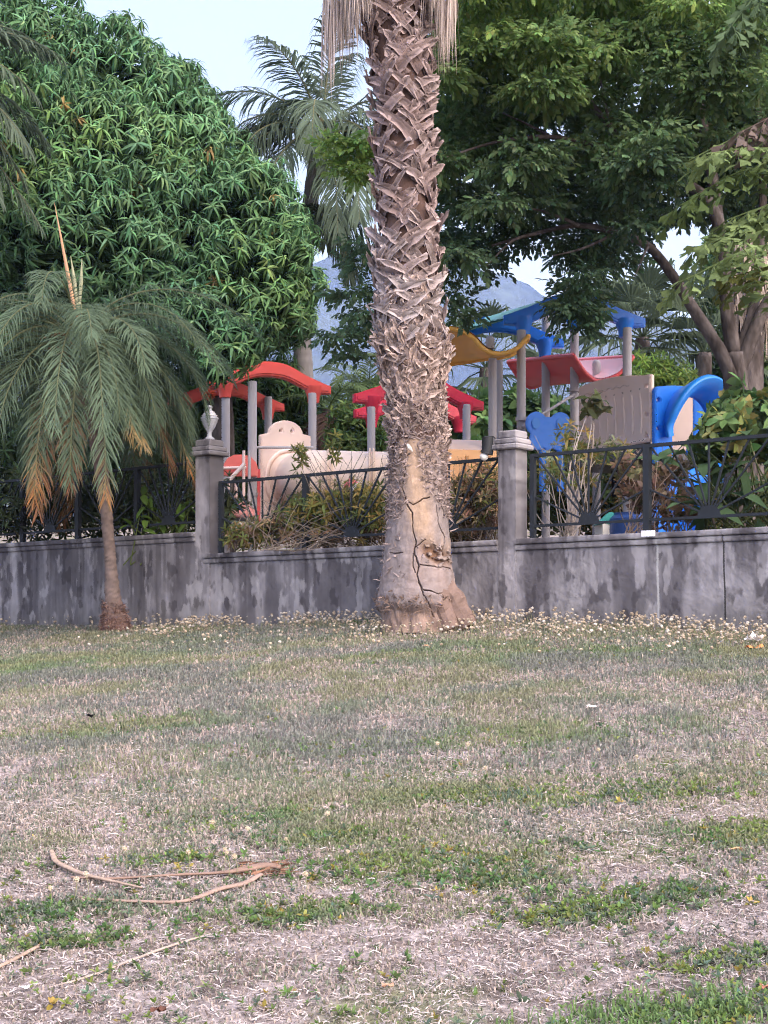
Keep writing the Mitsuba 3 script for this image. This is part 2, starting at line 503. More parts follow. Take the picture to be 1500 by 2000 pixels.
def railing(t0, t1, posts, lift, label, ends):
    """posts: fan panel borders along the wall"""
    k = thing('iron_fence', label, 'fence', 'iron sunray railings on the garden wall')
    zt, zb, w = E + 1.925 + lift, E + 1.19 + lift, 0.034
    part(k, 'top_rail', box_axes(wp((t0 + t1) / 2, OFFF, zt), UW * (t1 - t0) / 2, NW * 0.02, Z * 0.017), 'metal_paint', col=IRON)
    part(k, 'bottom_rail', box_axes(wp((t0 + t1) / 2, OFFF, zb), UW * (t1 - t0) / 2, NW * 0.012, Z * 0.014), 'metal_paint', col=IRON)
    for t in posts:
        edge = t in ends
        h = 0.026 if edge else 0.033
        part(k, 'post', box_axes(wp(t, OFFF - 0.002, (zt - 0.018 + COP + lift) / 2), UW * h, NW * h, Z * (zt - 0.018 - COP - lift) / 2), 'metal_paint', col=IRON)
    for a, b in zip(posts[:-1], posts[1:]):
        if b - a < 0.5: continue
        c = (a + b) / 2
        hub = wp(c, OFFF, zb + 0.014)
        n = 14
        pr = np.array([(0.12 * math.cos(q), 0.12 * math.sin(q) * 0.8) for q in np.linspace(0, math.pi, n)])
        part(k, 'hub_plate', slab(Polygon(pr), 0.014, hub, UW, Z, 0.002), 'metal_paint', col=IRON)
        for i in range(-3, 4):
            tt = c + (b - a - 0.08) / 2 * i / 3
            part(k, 'spoke', bar(hub + Z * 0.03 + UW * 0.012 * i, wp(tt, OFFF, zt - 0.018), 0.017, NW), 'metal_paint', col=IRON)
        for s_ in (-1, 1):
            part(k, 'spoke', bar(hub + Z * 0.02 + UW * 0.05 * s_, wp(c + s_ * ((b - a) / 2 - 0.03), OFFF, zb + 0.30), 0.017, NW), 'metal_paint', col=IRON)


pa, pb, pc = wt(432, OFFF), wt(597, OFFF), tP2 - A2 - 0.015
third = (pc - pb) / 2
railing(pa - 0.03, pc, [pa, pb, pb + third, pc - 0.02], LOW, 'black sunray iron fence between the two pillars, partly behind the tall palm', [pa, pc - 0.02])
qa, qb = wt(1041, OFFF), wt(1264, OFFF)
step = qb - qa
railing(qa - 0.03, qa + 4 * step, [qa, qb, qb + step, qb + 2 * step, qb + 3 * step], LOW, 'black sunray iron fence right of the right pillar', [qa])
ra = tP1 - A1 - 0.02
lp = [ra - i * 1.14 for i in range(5)][::-1]
railing(lp[0], ra, lp, LEFT, 'black sunray iron fence behind the small palm on the left', [ra])
# patch of white paint / tag on the coping
solo('white_tag', box_axes(wp(wt(1266, 0.05), 0.052, COP - 0.01), UW * 0.075, NW * 0.004, Z * 0.03), 'plastic', 'white paper tag stuck on the wall coping under a fence post', 'tag', col=(0.75, 0.76, 0.8))

# lamp clamped to the right pillar
k = thing('flood_lamp', 'black lamp with white bulb fixed to the left of the right pillar', 'lamp')
lp0 = wp(tP2 - A2 - 0.10, 0.06, E + 1.98)
hd = unit(UW * -0.75 + NW * 0.35 + Z * -0.9)
part(k, 'housing', tube([lp0 + A(0, 0, 0.17), lp0 + A(0, 0, 0.155), lp0 + hd * 0.0 + Z * 0.03, lp0 + hd * 0.02], [0.03, 0.06, 0.062, 0.07], 16), 'metal_paint', smooth=30, col=(0.02, 0.022, 0.026))
part(k, 'bulb', trimesh.creation.icosphere(2, 0.046).apply_translation(lp0 + hd * 0.055), 'plastic', smooth=True, col=(0.8, 0.8, 0.78))
part(k, 'bracket', bar(lp0 + Z * 0.08, wp(tP2 - A2 - 0.02, -0.05, E + 2.02), 0.03, NW), 'metal_paint', col=(0.02, 0.022, 0.026))
part(k, 'cable', tube(smoothline([lp0 + Z * 0.16, wp(tP2 - A2 - 0.03, 0.03, E + 2.13), wp(tP2 - A2 + 0.03, 0.07, E + 1.95), wp(tP2 - A2 + 0.02, 0.09, E + 1.9)], 5), 0.008, 6), 'metal_paint', smooth=True, col=(0.02, 0.02, 0.02))

# ------------------------------------------------------------------ the tall palm in front of the wall
YP = 16.15


def trunk_profile(y):
    ys = [-260, 40, 200, 400, 600, 700, 780, 850, 900, 1000, 1080, 1140, 1165, 1184, 1200, 1235]
    xc = [771, 774, 790, 793, 798, 806, 812, 816, 816, 817, 816, 815, 815, 816, 818, 820]
    rr = [50, 51, 47, 47, 51, 52, 52, 53, 53, 58, 66, 73, 77, 78, 70, 74]
    return np.interp(y, ys, xc), np.interp(y, ys, rr)


SP = F / YP                                   # pixels per metre at the trunk


def trunk_point(y, ang, extra=0.0):
    """y: height given as frame row; ang 0 faces the camera"""
    xc, r = trunk_profile(y)
    r = r / SP + extra
    c = np.stack([(xc - 750) / SP, np.full_like(xc, YP), E - (y - YH) / SP], -1)
    return c + np.stack([np.sin(ang) * r, -np.cos(ang) * r, 0 * r], -1)


def seg_dist(px, py, pts):
    d = np.full(px.shape, 1e9)
    for (x0, y0), (x1, y1) in zip(pts[:-1], pts[1:]):
        vx, vy = x1 - x0, y1 - y0
        t = np.clip(((px - x0) * vx + (py - y0) * vy) / (vx * vx + vy * vy + 1e-9), 0, 1)
        d = np.minimum(d, np.hypot(px - x0 - t * vx, py - y0 - t * vy))
    return d


palm = thing('palm_tree', 'tall palm with criss-cross bark and a cracked bare base standing before the wall', 'palm tree')
CRACKS = [([(795, 895), (789, 930), (786, 962), (791, 985), (803, 1005), (805, 1035), (810, 1060), (808, 1085), (818, 1110), (812, 1125), (820, 1150), (824, 1165)], 3.6),
          ([(791, 985), (805, 990), (822, 982), (838, 975)], 2.6), ([(808, 1075), (818, 1065), (830, 1058)], 2.4), ([(824, 1155), (850, 1160), (880, 1161)], 2.6),
          ([(820, 1107), (850, 1109), (880, 1112), (884, 1120)], 2.4), ([(850, 990), (856, 1030), (866, 1050), (866, 1080), (880, 1100)], 2.2),
          ([(762, 1082), (786, 1083)], 2.2), ([(806, 1085), (806, 1110), (809, 1122)], 2.4), ([(826, 1165), (840, 1185), (846, 1205)], 3.0), ([(866, 1168), (880, 1190), (892, 1212)], 3.5),
          ([(770, 930), (782, 950), (780, 980)], 2.0)]
ny, na = 420, 420
yy = np.concatenate([np.linspace(-255, 880, 180)[:-1], np.linspace(880, 1236, ny)])
aa = np.concatenate([np.linspace(-1.75, 1.75, na), np.linspace(1.75, 2 * np.pi - 1.75, 40)[1:-1]])
YYg, AAg = np.meshgrid(yy, aa, indexing='ij')
wobY = YYg + 26 * (meshkit.fbm(np.stack([np.cos(AAg) * 2.6, np.sin(AAg) * 2.6, 0 * AAg + 4], -1), 4, 5) - 0.5) * np.clip((YYg - 1140) / 40, 0, 1)
xcg, rg = trunk_profile(wobY)
XXg = xcg + np.sin(AAg) * rg
q3 = np.stack([np.cos(AAg) * 2, np.sin(AAg) * 2, YYg / 95], -1)
extra = 0.035 * (meshkit.fbm(q3 * 1.3, 4, 3) - 0.5) * (YYg > 860)
extra = extra + 0.010 * (meshkit.fbm(q3 * [3, 3, 9], 3, 13) - 0.5)
flare = np.clip((YYg - 1160) / 40, 0, 1)
extra = extra + 0.16 * flare * (meshkit.fbm(np.stack([np.cos(AAg) * 3.2, np.sin(AAg) * 3.2, YYg / 60], -1), 3, 23) - 0.48)
front = np.abs(AAg) < 1.75
crack_dark = np.zeros_like(YYg)
wx = XXg + 5 * (meshkit.fbm(np.stack([XXg / 14, YYg / 14, 0 * XXg], -1), 3, 2) - 0.5)
wy = YYg + 5 * (meshkit.fbm(np.stack([XXg / 14, YYg / 14, 0 * XXg + 9], -1), 3, 2) - 0.5)
for pts, w in CRACKS:
    d = seg_dist(wx, wy, pts)
    k_ = np.exp(-(d / (w * 0.27 * (0.4 + meshkit.noise(np.stack([XXg / 18, YYg / 18, 0 * XXg], -1), 4)))) ** 2) * front
    crack_dark = np.maximum(crack_dark, k_)
hole = np.exp(-(((wx - 850) / 30) ** 2 + ((wy - 1086 - 0.35 * (wx - 850)) / 15) ** 2)) * front
rag = meshkit.fbm(np.stack([XXg / 7, YYg / 7, 0 * XXg], -1), 3, 44)
hole = hole * (rag > 0.40)
extra = extra - 0.035 * crack_dark - 0.05 * np.clip(hole * 1.5, 0, 1)
pv = trunk_point(YYg, AAg, extra + (rg - trunk_profile(YYg)[1]) / SP)
# colours of the thing itself: tan bare wood in the middle, grey bark below, brown in old wounds
n1 = meshkit.fbm(q3 * [4, 4, 2.2], 4, 7)[..., None]
n2 = meshkit.fbm(np.stack([np.cos(AAg) * 5, np.sin(AAg) * 5, YYg / 9], -1), 3, 17)[..., None]
grey = np.array([0.25, 0.212, 0.208]) * (0.7 + 0.6 * n1)
tan = np.array([0.38, 0.275, 0.205]) * (0.75 + 0.5 * n1)
tanw = np.clip(1.2 - np.abs(XXg - 806 - 0.12 * (YYg - 900)) / 32, 0, 1) * np.clip((1075 - YYg) / 70, 0, 1) + 0.55 * np.clip((meshkit.fbm(q3 * 1.6, 3, 61) - 0.5) * 5, 0, 1) * np.clip((1130 - YYg) / 60, 0, 1)
pc_ = grey + (tan - grey) * np.clip(tanw, 0, 1)[..., None]
band = np.clip((n2 - 0.5) * 3, 0, 1)
pc_ = pc_ * (0.9 + 0.25 * band)
pinkish = np.clip((meshkit.fbm(q3 * 0.9, 3, 71) - 0.42) * 4, 0, 1)[..., None] * np.clip((YYg - 1060) / 60, 0, 1)[..., None]
pc_ = pc_ * (1 - 0.35 * pinkish) + np.array([0.33, 0.23, 0.20]) * 0.35 * pinkish
pc_ = pc_ + (np.array([0.19, 0.115, 0.08]) - pc_) * np.clip(hole * 1.4, 0, 1)[..., None]
pc_ = pc_ + (np.array([0.10, 0.07, 0.06]) - pc_) * np.clip(crack_dark * 1.0, 0, 0.7)[..., None]
low_ = np.clip((YYg - 1182) / 22, 0, 1)[..., None]
pc_ = pc_ + (np.array([0.25, 0.175, 0.14]) * (0.5 + 1.0 * n1) - pc_) * low_ * 0.8
core = np.array([0.10, 0.065, 0.055]) * (0.6 + 0.8 * n1)
pc_ = np.where((YYg < 865)[..., None], core, pc_)
i, j = np.meshgrid(np.arange(len(yy) - 1), np.arange(len(aa)), indexing='ij')
j2 = (j + 1) % len(aa)
q = np.stack([i * len(aa) + j, (i + 1) * len(aa) + j, (i + 1) * len(aa) + j2, i * len(aa) + j2], -1).reshape(-1, 4)
part(palm, 'trunk', (pv.reshape(-1, 3), np.vstack([q[:, [0, 1, 2]], q[:, [0, 2, 3]]]), pc_.reshape(-1, 3)), 'dry_matte', smooth=True)
# root buttress on the right
bt = MB()
for (a0, out, yb, w) in ((1.15, 0.14, 1214, 0.15), (0.8, 0.04, 1216, 0.13), (1.5, 0.10, 1210, 0.13)):
    c0 = trunk_point(np.array(1130.0), np.array(a0), -0.16)
    c2 = trunk_point(np.array(yb + 14.0), np.array(a0), out)
    c1 = (c0 + c2) / 2 + A(0, 0, -0.05) + 0.02 * rs.randn(3)
    v, f = tube(smoothline([c0, c1, c2], 8), np.linspace(w * 0.9, w * 0.75, 17), 12)
    v = v + 0.11 * (meshkit.fbm(v * 9, 4, 8)[:, None] - 0.5) * unit(v - (c0 + c2) / 2)
    bt.add(v, f, np.array([0.19, 0.135, 0.115]) * (0.6 + 0.8 * meshkit.fbm(v * 14, 3, 5)[:, None]))
part(palm, 'root', bt, 'dry_matte', smooth=False)


def arm(ctr_y, ctr_a, dirx, L, w, lift0, lift1, bend, thick, col, tipcol):
    """a strap of old leaf base lying round the trunk: from (row, angle) running up by L (metres) with slant dirx"""
    n = 7
    s = np.linspace(0, 1, n)
    xc, r = trunk_profile(np.array(float(ctr_y)))
    r = r / SP
    da = dirx * L * (s + bend * s * s * 0.4) / r
    rowp = ctr_y - (L * (s - 0.12 * bend * s * s) * math.sqrt(max(0.05, 1 - dirx * dirx))) * SP
    ang = ctr_a + da
    lift = lift0 + (lift1 - lift0) * s ** 1.6
    c = trunk_point(rowp, ang, lift)
    tg = unit(np.gradient(c, axis=0))
    cen = trunk_point(rowp, ang, -r * 0.9)
    nr = unit(c - cen)
    sd = unit(np.cross(tg, nr))
    nr = np.cross(sd, tg)
    ww = (w * np.interp(s, [0, 0.2, 0.7, 0.92, 1], [1.25, 1.1, 0.8, 0.62, 0.30]))[:, None] / 2
    th = thick * np.interp(s, [0, 1], [1, 0.5])[:, None]
    cup = ww * (0.25 + 0.35 * s[:, None])
    ring = np.stack([c - sd * ww + nr * cup, c - sd * ww * 0.5 + nr * th * 0.6, c + nr * (th * 0.9 - cup * 0.15), c + sd * ww * 0.5 + nr * th * 0.6, c + sd * ww + nr * cup, c - nr * th], 1)
    ring += 0.0065 * rs.randn(*ring.shape)
    ring[-1] += 0.012 * rs.randn(6, 3)
    k = 6
    v = ring.reshape(-1, 3)
    i, j = np.meshgrid(np.arange(n - 1), np.arange(k), indexing='ij')
    q = np.stack([i * k + j, i * k + (j + 1) % k, (i + 1) * k + (j + 1) % k, (i + 1) * k + j], -1).reshape(-1, 4)
    f = np.vstack([q[:, [0, 1, 2]], q[:, [0, 2, 3]], np.array([[0, 1, 5], [1, 2, 5], [2, 3, 5], [3, 4, 5]]) + (n - 1) * k])
    lane = np.array([1.35, 0.85, 0.7, 0.9, 1.3, 0.6])[None, :, None] * (0.82 + 0.36 * rs.rand(1, k, 1))
    base_ = (np.array(col) * (1 - s[:, None] ** 3) + np.array(tipcol) * s[:, None] ** 3)[:, None] * lane * (0.9 + 0.2 * rs.rand(n, k, 1))
    cc = np.clip(base_, 0, 0.9).reshape(-1, 3)
    return v, f, cc


rest = MB()
row, r_i, nparts = -235.0, 0, 0
while row < 712:
    nb = 8
    xc, r = trunk_profile(np.array(row))
    for b in range(nb):
        a = (b + 0.5 * (r_i % 2)) * 2 * np.pi / nb + 0.13 * rs.randn() - 0.2
        a = (a + np.pi) % (2 * np.pi) - np.pi
        m = np.clip((row - 420) / 220, 0, 1)
        red = np.array([0.225, 0.168, 0.16]) * (0.75 + 0.5 * rs.rand())
        gry = np.array([0.29, 0.245, 0.24]) * (0.75 + 0.45 * rs.rand())
        c = red + (gry - red) * np.clip(m + 0.25 * rs.randn(), 0, 1)
        tip = c * 1.25 + 0.06
        mb = MB()
        y0 = row + 10 * rs.randn()
        L = 0.25 + 0.13 * rs.rand() + 0.05 * m
        for sgn in (-1, 1):
            if rs.rand() < 0.06: continue
            slant = sgn * (0.50 + 0.34 * rs.rand())
            mb.add(*arm(y0 + 7 * rs.randn(), a - sgn * 0.17 - sgn * 0.12 * rs.rand(), slant, L * (0.85 + 0.35 * rs.rand()), 0.075 + 0.045 * rs.rand() + 0.02 * m, 0.002 + 0.010 * rs.rand(), 0.045 + 0.13 * rs.rand() ** 1.8 + 0.02 * m, rs.rand() * 0.6, 0.010, c * (0.9 + 0.2 * rs.rand()), tip))
        if rs.rand() < 0.45:
            mb.add(*arm(y0 - 12, a, 0.1 * rs.randn(), 0.12 + 0.06 * rs.rand(), 0.07, 0.01, 0.05 + 0.06 * rs.rand(), 0.2, 0.018, c * 0.9, tip))
        if not mb.v: continue
        if abs(a) < 1.95 and row > -30 and nparts < 298:
            part(palm, 'leaf_base', mb, 'dry_matte', smooth=False)
            nparts += 1
        else:
            for v_, f_, c_ in zip(mb.v, mb.f, mb.c):
                pass
            v_, f_, c_ = mb.get()
            rest.add(v_, f_, c_)
    row += 28.5
    r_i += 1
part(palm, 'leaf_base_remnant', rest, 'dry_matte', kind='stuff')

# ragged flakes of leaf base and curled fibre below the lattice
fl = MB()
for _ in range(560):
    y = rs.choice([rs.uniform(640, 905), rs.uniform(690, 760), rs.uniform(560, 700)], p=[0.5, 0.32, 0.18])
    a = rs.uniform(-2.0, 2.0)
    x = trunk_profile(np.array(y))[0] + np.sin(a) * trunk_profile(np.array(y))[1]
    if y > 855 and abs(x - 800) < 26: continue
    c = np.array([0.35, 0.27, 0.24]) * (0.55 + 0.7 * rs.rand())
    wild = np.exp(-((y - 715) / 30) ** 2)
    L = rs.uniform(0.10, 0.27) * (1 + 0.5 * wild)
    sl = rs.uniform(-0.95, 0.95)
    if y > 800: L *= 0.7
    fl.add(*arm(y, a, sl, L, rs.uniform(0.03, 0.115) * (0.6 if y > 820 else 1), 0.0, rs.uniform(0.01, 0.075) + 0.13 * wild * rs.rand(), rs.randn() * 0.8, 0.008, c, c * 1.2 + 0.03))
part(palm, 'bark_flake', fl, 'dry_matte', kind='stuff')
fbm_ = MB()
n = 5200
fy = np.where(rs.rand(n) < 0.8, rs.uniform(770, 1015, n), rs.uniform(1010, 1200, n))
fy[:900] = rs.uniform(1166, 1200, 900)
fa = rs.uniform(-2.1, 2.1, n)
xc, rr = trunk_profile(fy)
fx = xc + np.sin(fa) * rr
gapc = 806 + 0.18 * (fy - 900)
keep = (np.abs(fx - gapc - 26 * (meshkit.fbm(np.stack([fx / 40, fy / 26, 0 * fx], -1), 3, 9) - 0.5)) + 26 * (meshkit.fbm(np.stack([fx / 18, fy / 18, 0 * fx], -1), 2, 19) - 0.5) > np.interp(fy, [850, 890, 960, 1010, 1020, 1200], [0, 9, 22, 40, 54, 66])) | (fy < 860)
keep &= (fy < 1020) | (rs.rand(n) < 0.35)
keep[:240] = True
keep[240:900] = False
fy, fa = fy[keep], fa[keep]
n = len(fy)
p = trunk_point(fy, fa, np.where(fy > 1155, 0.03 * rs.rand(n), 0.004))
nr = np.stack([np.sin(fa), -np.cos(fa), 0 * fa], -1)
tgv = np.stack([np.cos(fa), np.sin(fa), 0 * fa], -1)
dirs = unit(nr * rs.uniform(0.15, 0.9, (n, 1)) + tgv * rs.uniform(-1, 1, (n, 1)) + Z * rs.uniform(-0.5, 1.0, (n, 1)))
L = rs.uniform(0.03, 0.10, n)[:, None]
w = rs.uniform(0.002, 0.0085, n)[:, None]
sd = unit(np.cross(dirs, nr + 0.4 * rs.randn(n, 3)))
curl = unit(rs.randn(n, 3)) * 0.6 - nr * 0.3
m1, m2 = p + dirs * L * 0.5 + curl * L * 0.12, p + dirs * L + curl * L * 0.55
V5 = np.stack([p - sd * w, p + sd * w, m1 - sd * w, m1 + sd * w, m2], 1).reshape(-1, 3)
F5 = (np.array([[0, 1, 3], [0, 3, 2], [2, 3, 4]])[None] + 5 * np.arange(n)[:, None, None]).reshape(-1, 3)
cf = np.where(fy[:, None] > 1150, np.array([0.24, 0.17, 0.14]), np.array([0.31, 0.245, 0.23])) * rs.uniform(0.45, 1.35, (n, 1))
fbm_.add(V5, F5, np.repeat(cf, 5, 0))
part(palm, 'bark_fibre', fbm_, 'dry_matte', kind='stuff')
# a pale hanging scrap of bark
sc = at(796, 868, YP - 0.34)
part(palm, 'bark_scrap', tube([sc, sc + A(0.02, -0.02, -0.04), sc + A(0.05, -0.01, -0.075)], [0.012, 0.02, 0.004], 6), 'dry_matte', col=(0.62, 0.58, 0.55))


def ribbons(p, q, r_, w, col, side=None):
    """three point ribbons (n,3): root, middle, tip"""
    n = len(p)
    d = unit(r_ - p)
    if side is None: side = unit(np.cross(d, rs.randn(n, 3)))
    w = np.broadcast_to(np.asarray(w, float), (n,))[:, None]
    v = np.stack([p - side * w, p + side * w, q - side * w, q + side * w, r_], 1).reshape(-1, 3)
    f = (np.array([[0, 1, 3], [0, 3, 2], [2, 3, 4]])[None] + 5 * np.arange(n)[:, None, None]).reshape(-1, 3)
    return v, f, np.repeat(np.broadcast_to(col, (n, 3)), 5, 0)


# skirt of dead hanging fronds at the top
for s_i in range(34):
    a = -np.pi + s_i * 2 * np.pi / 34 + 0.1 * rs.randn()
    side_ = math.sin(a)
    tipy = (rs.uniform(30, 60) if abs(side_) < 0.55 else rs.uniform(60, 150))
    if side_ > 0.6: tipy += rs.uniform(0, 40)
    if side_ < -0.75: tipy = rs.uniform(80, 190)
    base = trunk_point(np.array(rs.uniform(-250, -120)), np.array(a), 0.05)
    reach = rs.uniform(0.05, 0.33) if side_ < 0.3 else rs.uniform(0.02, 0.15)
    if abs(side_) < 0.5 and math.cos(a) > 0: tipy = rs.uniform(0, 32)
    elif abs(side_) < 0.85 and math.cos(a) > 0: tipy = rs.uniform(20, 110)
    n = 42
    fan = rs.uniform(-1, 1, n) * 0.5
    out = A(math.sin(a), -math.cos(a), 0)
    tg_ = A(math.cos(a), math.sin(a), 0)
    hz = base[2] - (E - (tipy - YH) / SP)
    mb = MB()
    v, f = tube(smoothline([base, base + out * (0.12 + reach * 0.5) - Z * 0.1, base + out * (0.14 + reach) - Z * hz * 0.35], 5), 0.015, 6)
    mb.add(v, f, (0.36, 0.28, 0.24))
    hp = base + out * (0.14 + reach) - Z * hz * 0.35
    tipL = hz * rs.uniform(0.35, 0.66, n)
    p = hp + 0.02 * rs.randn(n, 3)
    qv = p + tg_ * (fan * 0.22)[:, None] + out * (0.03 * rs.randn(n))[:, None] - Z * (tipL * 0.45)[:, None]
    rv = qv + tg_ * (fan * 0.12 + 0.02 * rs.randn(n))[:, None] - Z * (tipL * 0.58)[:, None] + out * (0.02 * rs.randn(n))[:, None]
    mb.add(*ribbons(p, qv, rv, rs.uniform(0.004, 0.011, n), np.array([0.50, 0.42, 0.38]) * rs.uniform(0.5, 1.25, (n, 1))))
    part(palm, 'dry_frond', mb, 'dry_matte')


# ------------------------------------------------------------------ fronds
def pinnate(base, az, e0, L, droop, npair, leaf, width, col, dry=None, vee=0.5, hang=0.5, start=0.12, rach=0.012, rachcol=None, pw=1.5, jitter=0.12, sidebend=0.0, ang0=1.1, ang1=0.45):
    """a feather frond; returns mesh arrays. droop in radians over the length, hang = how far leaflets droop"""
    n = 26
    s = np.linspace(0, 1, n)
    el = e0 - droop * s ** pw
    azs = az + sidebend * s
    dv = np.stack([np.cos(el) * np.cos(azs), np.cos(el) * np.sin(azs), np.sin(el)], -1)
    pts = np.asarray(base) + np.vstack([np.zeros(3), np.cumsum((dv[1:] + dv[:-1]) / 2 * L / (n - 1), 0)])
    mb = MB()
    v, f = tube(pts, rach * (1.05 - s * 0.9), 5)
    mb.add(v, f, np.array(rachcol if rachcol is not None else np.array(col) * 1.5))
    u = np.linspace(start, 0.995, npair)
    u = np.repeat(u, 2) + rs.uniform(-0.004, 0.004, npair * 2)
    u = np.clip(u, 0, 1)
    sg = np.tile([-1.0, 1.0], npair)
    P = np.stack([np.interp(u, s, pts[:, k]) for k in range(3)], -1)
    Tn = unit(np.stack([np.interp(u, s, dv[:, k]) for k in range(3)], -1))
    B = np.cross(Tn, Z)
    B = unit(B + 1e-6)
    Nn = np.cross(B, Tn)
    an = ang0 + (ang1 - ang0) * u + jitter * rs.randn(len(u))
    lf = leaf * np.interp(u, [0, 0.15, 0.5, 0.85, 1], [0.6, 0.95, 1.0, 0.7, 0.35]) * rs.uniform(0.85, 1.12, len(u))
    ve = vee + jitter * rs.randn(len(u))
    D = unit(Tn * np.cos(an)[:, None] + (B * sg[:, None] * np.cos(ve)[:, None] + Nn * np.sin(ve)[:, None]) * np.sin(an)[:, None])
    g = hang * rs.uniform(0.75, 1.3, len(u))[:, None]
    m1 = P + D * lf[:, None] * 0.42 - Z * lf[:, None] * 0.10 * g
    m2 = m1 + unit(D - Z * g * 0.55) * lf[:, None] * 0.30
    m3_ = m2 + unit(D * 0.8 - Z * g * 1.15) * lf[:, None] * 0.30
    W = unit(np.cross(D, np.cross(Tn, D)) + 1e-6) * (width * rs.uniform(0.8, 1.2, len(u)))[:, None]
    V = np.stack([P - W * 0.5, P + W * 0.5, m1 - W, m1 + W, m2 - W * 0.8, m2 + W * 0.8, m3_], 1).reshape(-1, 3)
    Ff = (np.array([[0, 1, 3], [0, 3, 2], [2, 3, 5], [2, 5, 4], [4, 5, 6]])[None] + 7 * np.arange(len(u))[:, None, None]).reshape(-1, 3)
    C = np.array(col) * rs.uniform(0.7, 1.3, (len(u), 1)) 
    if dry is not None:
        amt = np.clip((u - dry[0]) / (1.0001 - dry[0]) + 0.25 * rs.randn(len(u)), 0, 1)[:, None]
        C = C + (np.array(dry[1]) * rs.uniform(0.7, 1.25, (len(u), 1)) - C) * amt
    mb.add(V, Ff, np.repeat(C, 7, 0))
    return mb


def fanleaf(base, az, e0, L, R, nseg, col, droop=0.3, spread=2.4, split=0.45, tip_droop=0.25, stem=0.012):
    """a costapalmate fan leaf on a stalk"""
    d = A(math.cos(e0) * math.cos(az), math.cos(e0) * math.sin(az), math.sin(e0))
    d2 = unit(d - Z * droop)
    p1 = base + d * L * 0.6
    hub = p1 + d2 * L * 0.4
    mb = MB()
    v, f = tube([base, base + d * L * 0.35, p1, hub], [stem * 1.3, stem, stem, stem * 0.8], 5)
    mb.add(v, f, np.array(col) * 1.3)
    bx = unit(np.cross(d2, Z))
    nn = np.cross(bx, d2)
    th = np.linspace(-spread / 2 * 1.15, spread / 2 * 1.15, nseg + 1)
    fold = np.where(np.arange(nseg + 1) % 2 == 0, 1, -1) * 0.02 * R
    dirs = d2 * np.cos(th)[:, None] + bx * np.sin(th)[:, None] + nn * (0.22 * np.cos(th * 1.2))[:, None]
    RR = R * rs.uniform(0.9, 1.08, nseg + 1) * np.interp(np.abs(th), [0, spread / 2 * 1.15], [1, 0.8])
    for i in range(nseg):
        dm = unit(dirs[i] + dirs[i + 1])
        a_, b_ = hub + dirs[i] * RR[i] * split + nn * fold[i], hub + dirs[i + 1] * RR[i + 1] * split + nn * fold[i + 1]
        c_ = hub + dm * RR[i] * 0.8 - Z * tip_droop * R * 0.3
        t_ = hub + dm * RR[i] * 0.98 - Z * tip_droop * R * rs.uniform(0.5, 1.4)
        wv = (b_ - a_) * 0.28
        mb.add([hub, a_, b_, c_ - wv, c_ + wv, t_], [[0, 1, 2], [1, 3, 4], [1, 4, 2], [3, 5, 4]], np.array(col) * rs.uniform(0.75, 1.25))
    return mb


# green crown of the tall palm, above the frame
for i in range(16):
    a = i * 2.399
    b_ = trunk_point(np.array(-250.0), np.array(0.0), -0.25) + A(0, 0, 0.15)
    part(palm, 'frond', fanleaf(b_, a, 1.15 - 0.055 * i, 0.9, 0.85, 22, (0.07, 0.105, 0.05)), 'leaf_matte')

# ------------------------------------------------------------------ small feather palm on the left
sp = thing('small_palm', 'small green feather palm with orange dying frond tips in front of the wall', 'palm tree')
bx0 = gp(228, 1234)
YS = bx0[1]
tr = [at(228, 1246, YS), at(226, 1215, YS), at(220, 1165, YS), at(216, 1100, YS), at(212, 1050, YS), at(206, 985, YS), at(198, 920, YS), at(186, 840, YS), at(172, 760, YS), at(160, 690, YS)]
trr = np.array([0.19, 0.165, 0.10, 0.073, 0.072, 0.078, 0.088, 0.10, 0.12, 0.10])
pl = smoothline(tr, 14)
rr_ = np.interp(np.linspace(0, 1, len(pl)), np.linspace(0, 1, len(tr)), trr)
v, f = tube(pl, rr_, 26)
ring = np.sin(np.arange(len(pl)) * 1.9) * 0.5
vv = v[:-2].reshape(len(pl), 26, 3)
vv = pl[:, None] + (vv - pl[:, None]) * (1 + 0.09 * ring[:, None, None] + 0.22 * (meshkit.fbm(vv * 14, 3, 6)[..., None] - 0.5))
v = np.vstack([vv.reshape(-1, 3), v[-2:]])
hgt = np.clip((v[:, 2:3] - bx0[2]) / 0.5, 0, 1)
cc = (np.array([0.155, 0.095, 0.08]) * (1 - hgt) + np.array([0.20, 0.155, 0.14]) * hgt) * (0.35 + 1.3 * meshkit.fbm(v * [18, 18, 40], 3, 9)[:, None])
part(sp, 'trunk', (v, f, cc), 'dry_matte', smooth=True)
mb = MB()
n = 1500
fa = rs.uniform(0, 2 * np.pi, n)
fs = rs.uniform(0, 0.20, n) ** 1.0
p = np.stack([np.interp(fs, np.linspace(0, 1, len(pl)), pl[:, k]) for k in range(3)], -1)
ra_ = np.interp(fs, np.linspace(0, 1, len(pl)), rr_)
o = np.stack([np.cos(fa), np.sin(fa), 0 * fa], -1)
p = p + o * ra_[:, None] * 0.97
L = rs.uniform(0.03, 0.085, n)[:, None]
dd = unit(o * rs.uniform(0.2, 0.8, (n, 1)) + rs.randn(n, 3) * 0.5 + Z * rs.uniform(-1.0, 0.4, (n, 1)))
mb.add(*ribbons(p, p + dd * L * 0.5 + o * L * 0.15, p + dd * L, rs.uniform(0.002, 0.006, n), np.array([0.2, 0.125, 0.105]) * rs.uniform(0.5, 1.5, (n, 1))))
part(sp, 'root_fibre', mb, 'dry_matte', kind='stuff')
crown = at(155, 668, YS)
GREENP = (0.118, 0.168, 0.11)
ORG = (0.42, 0.20, 0.08)
nf = 84
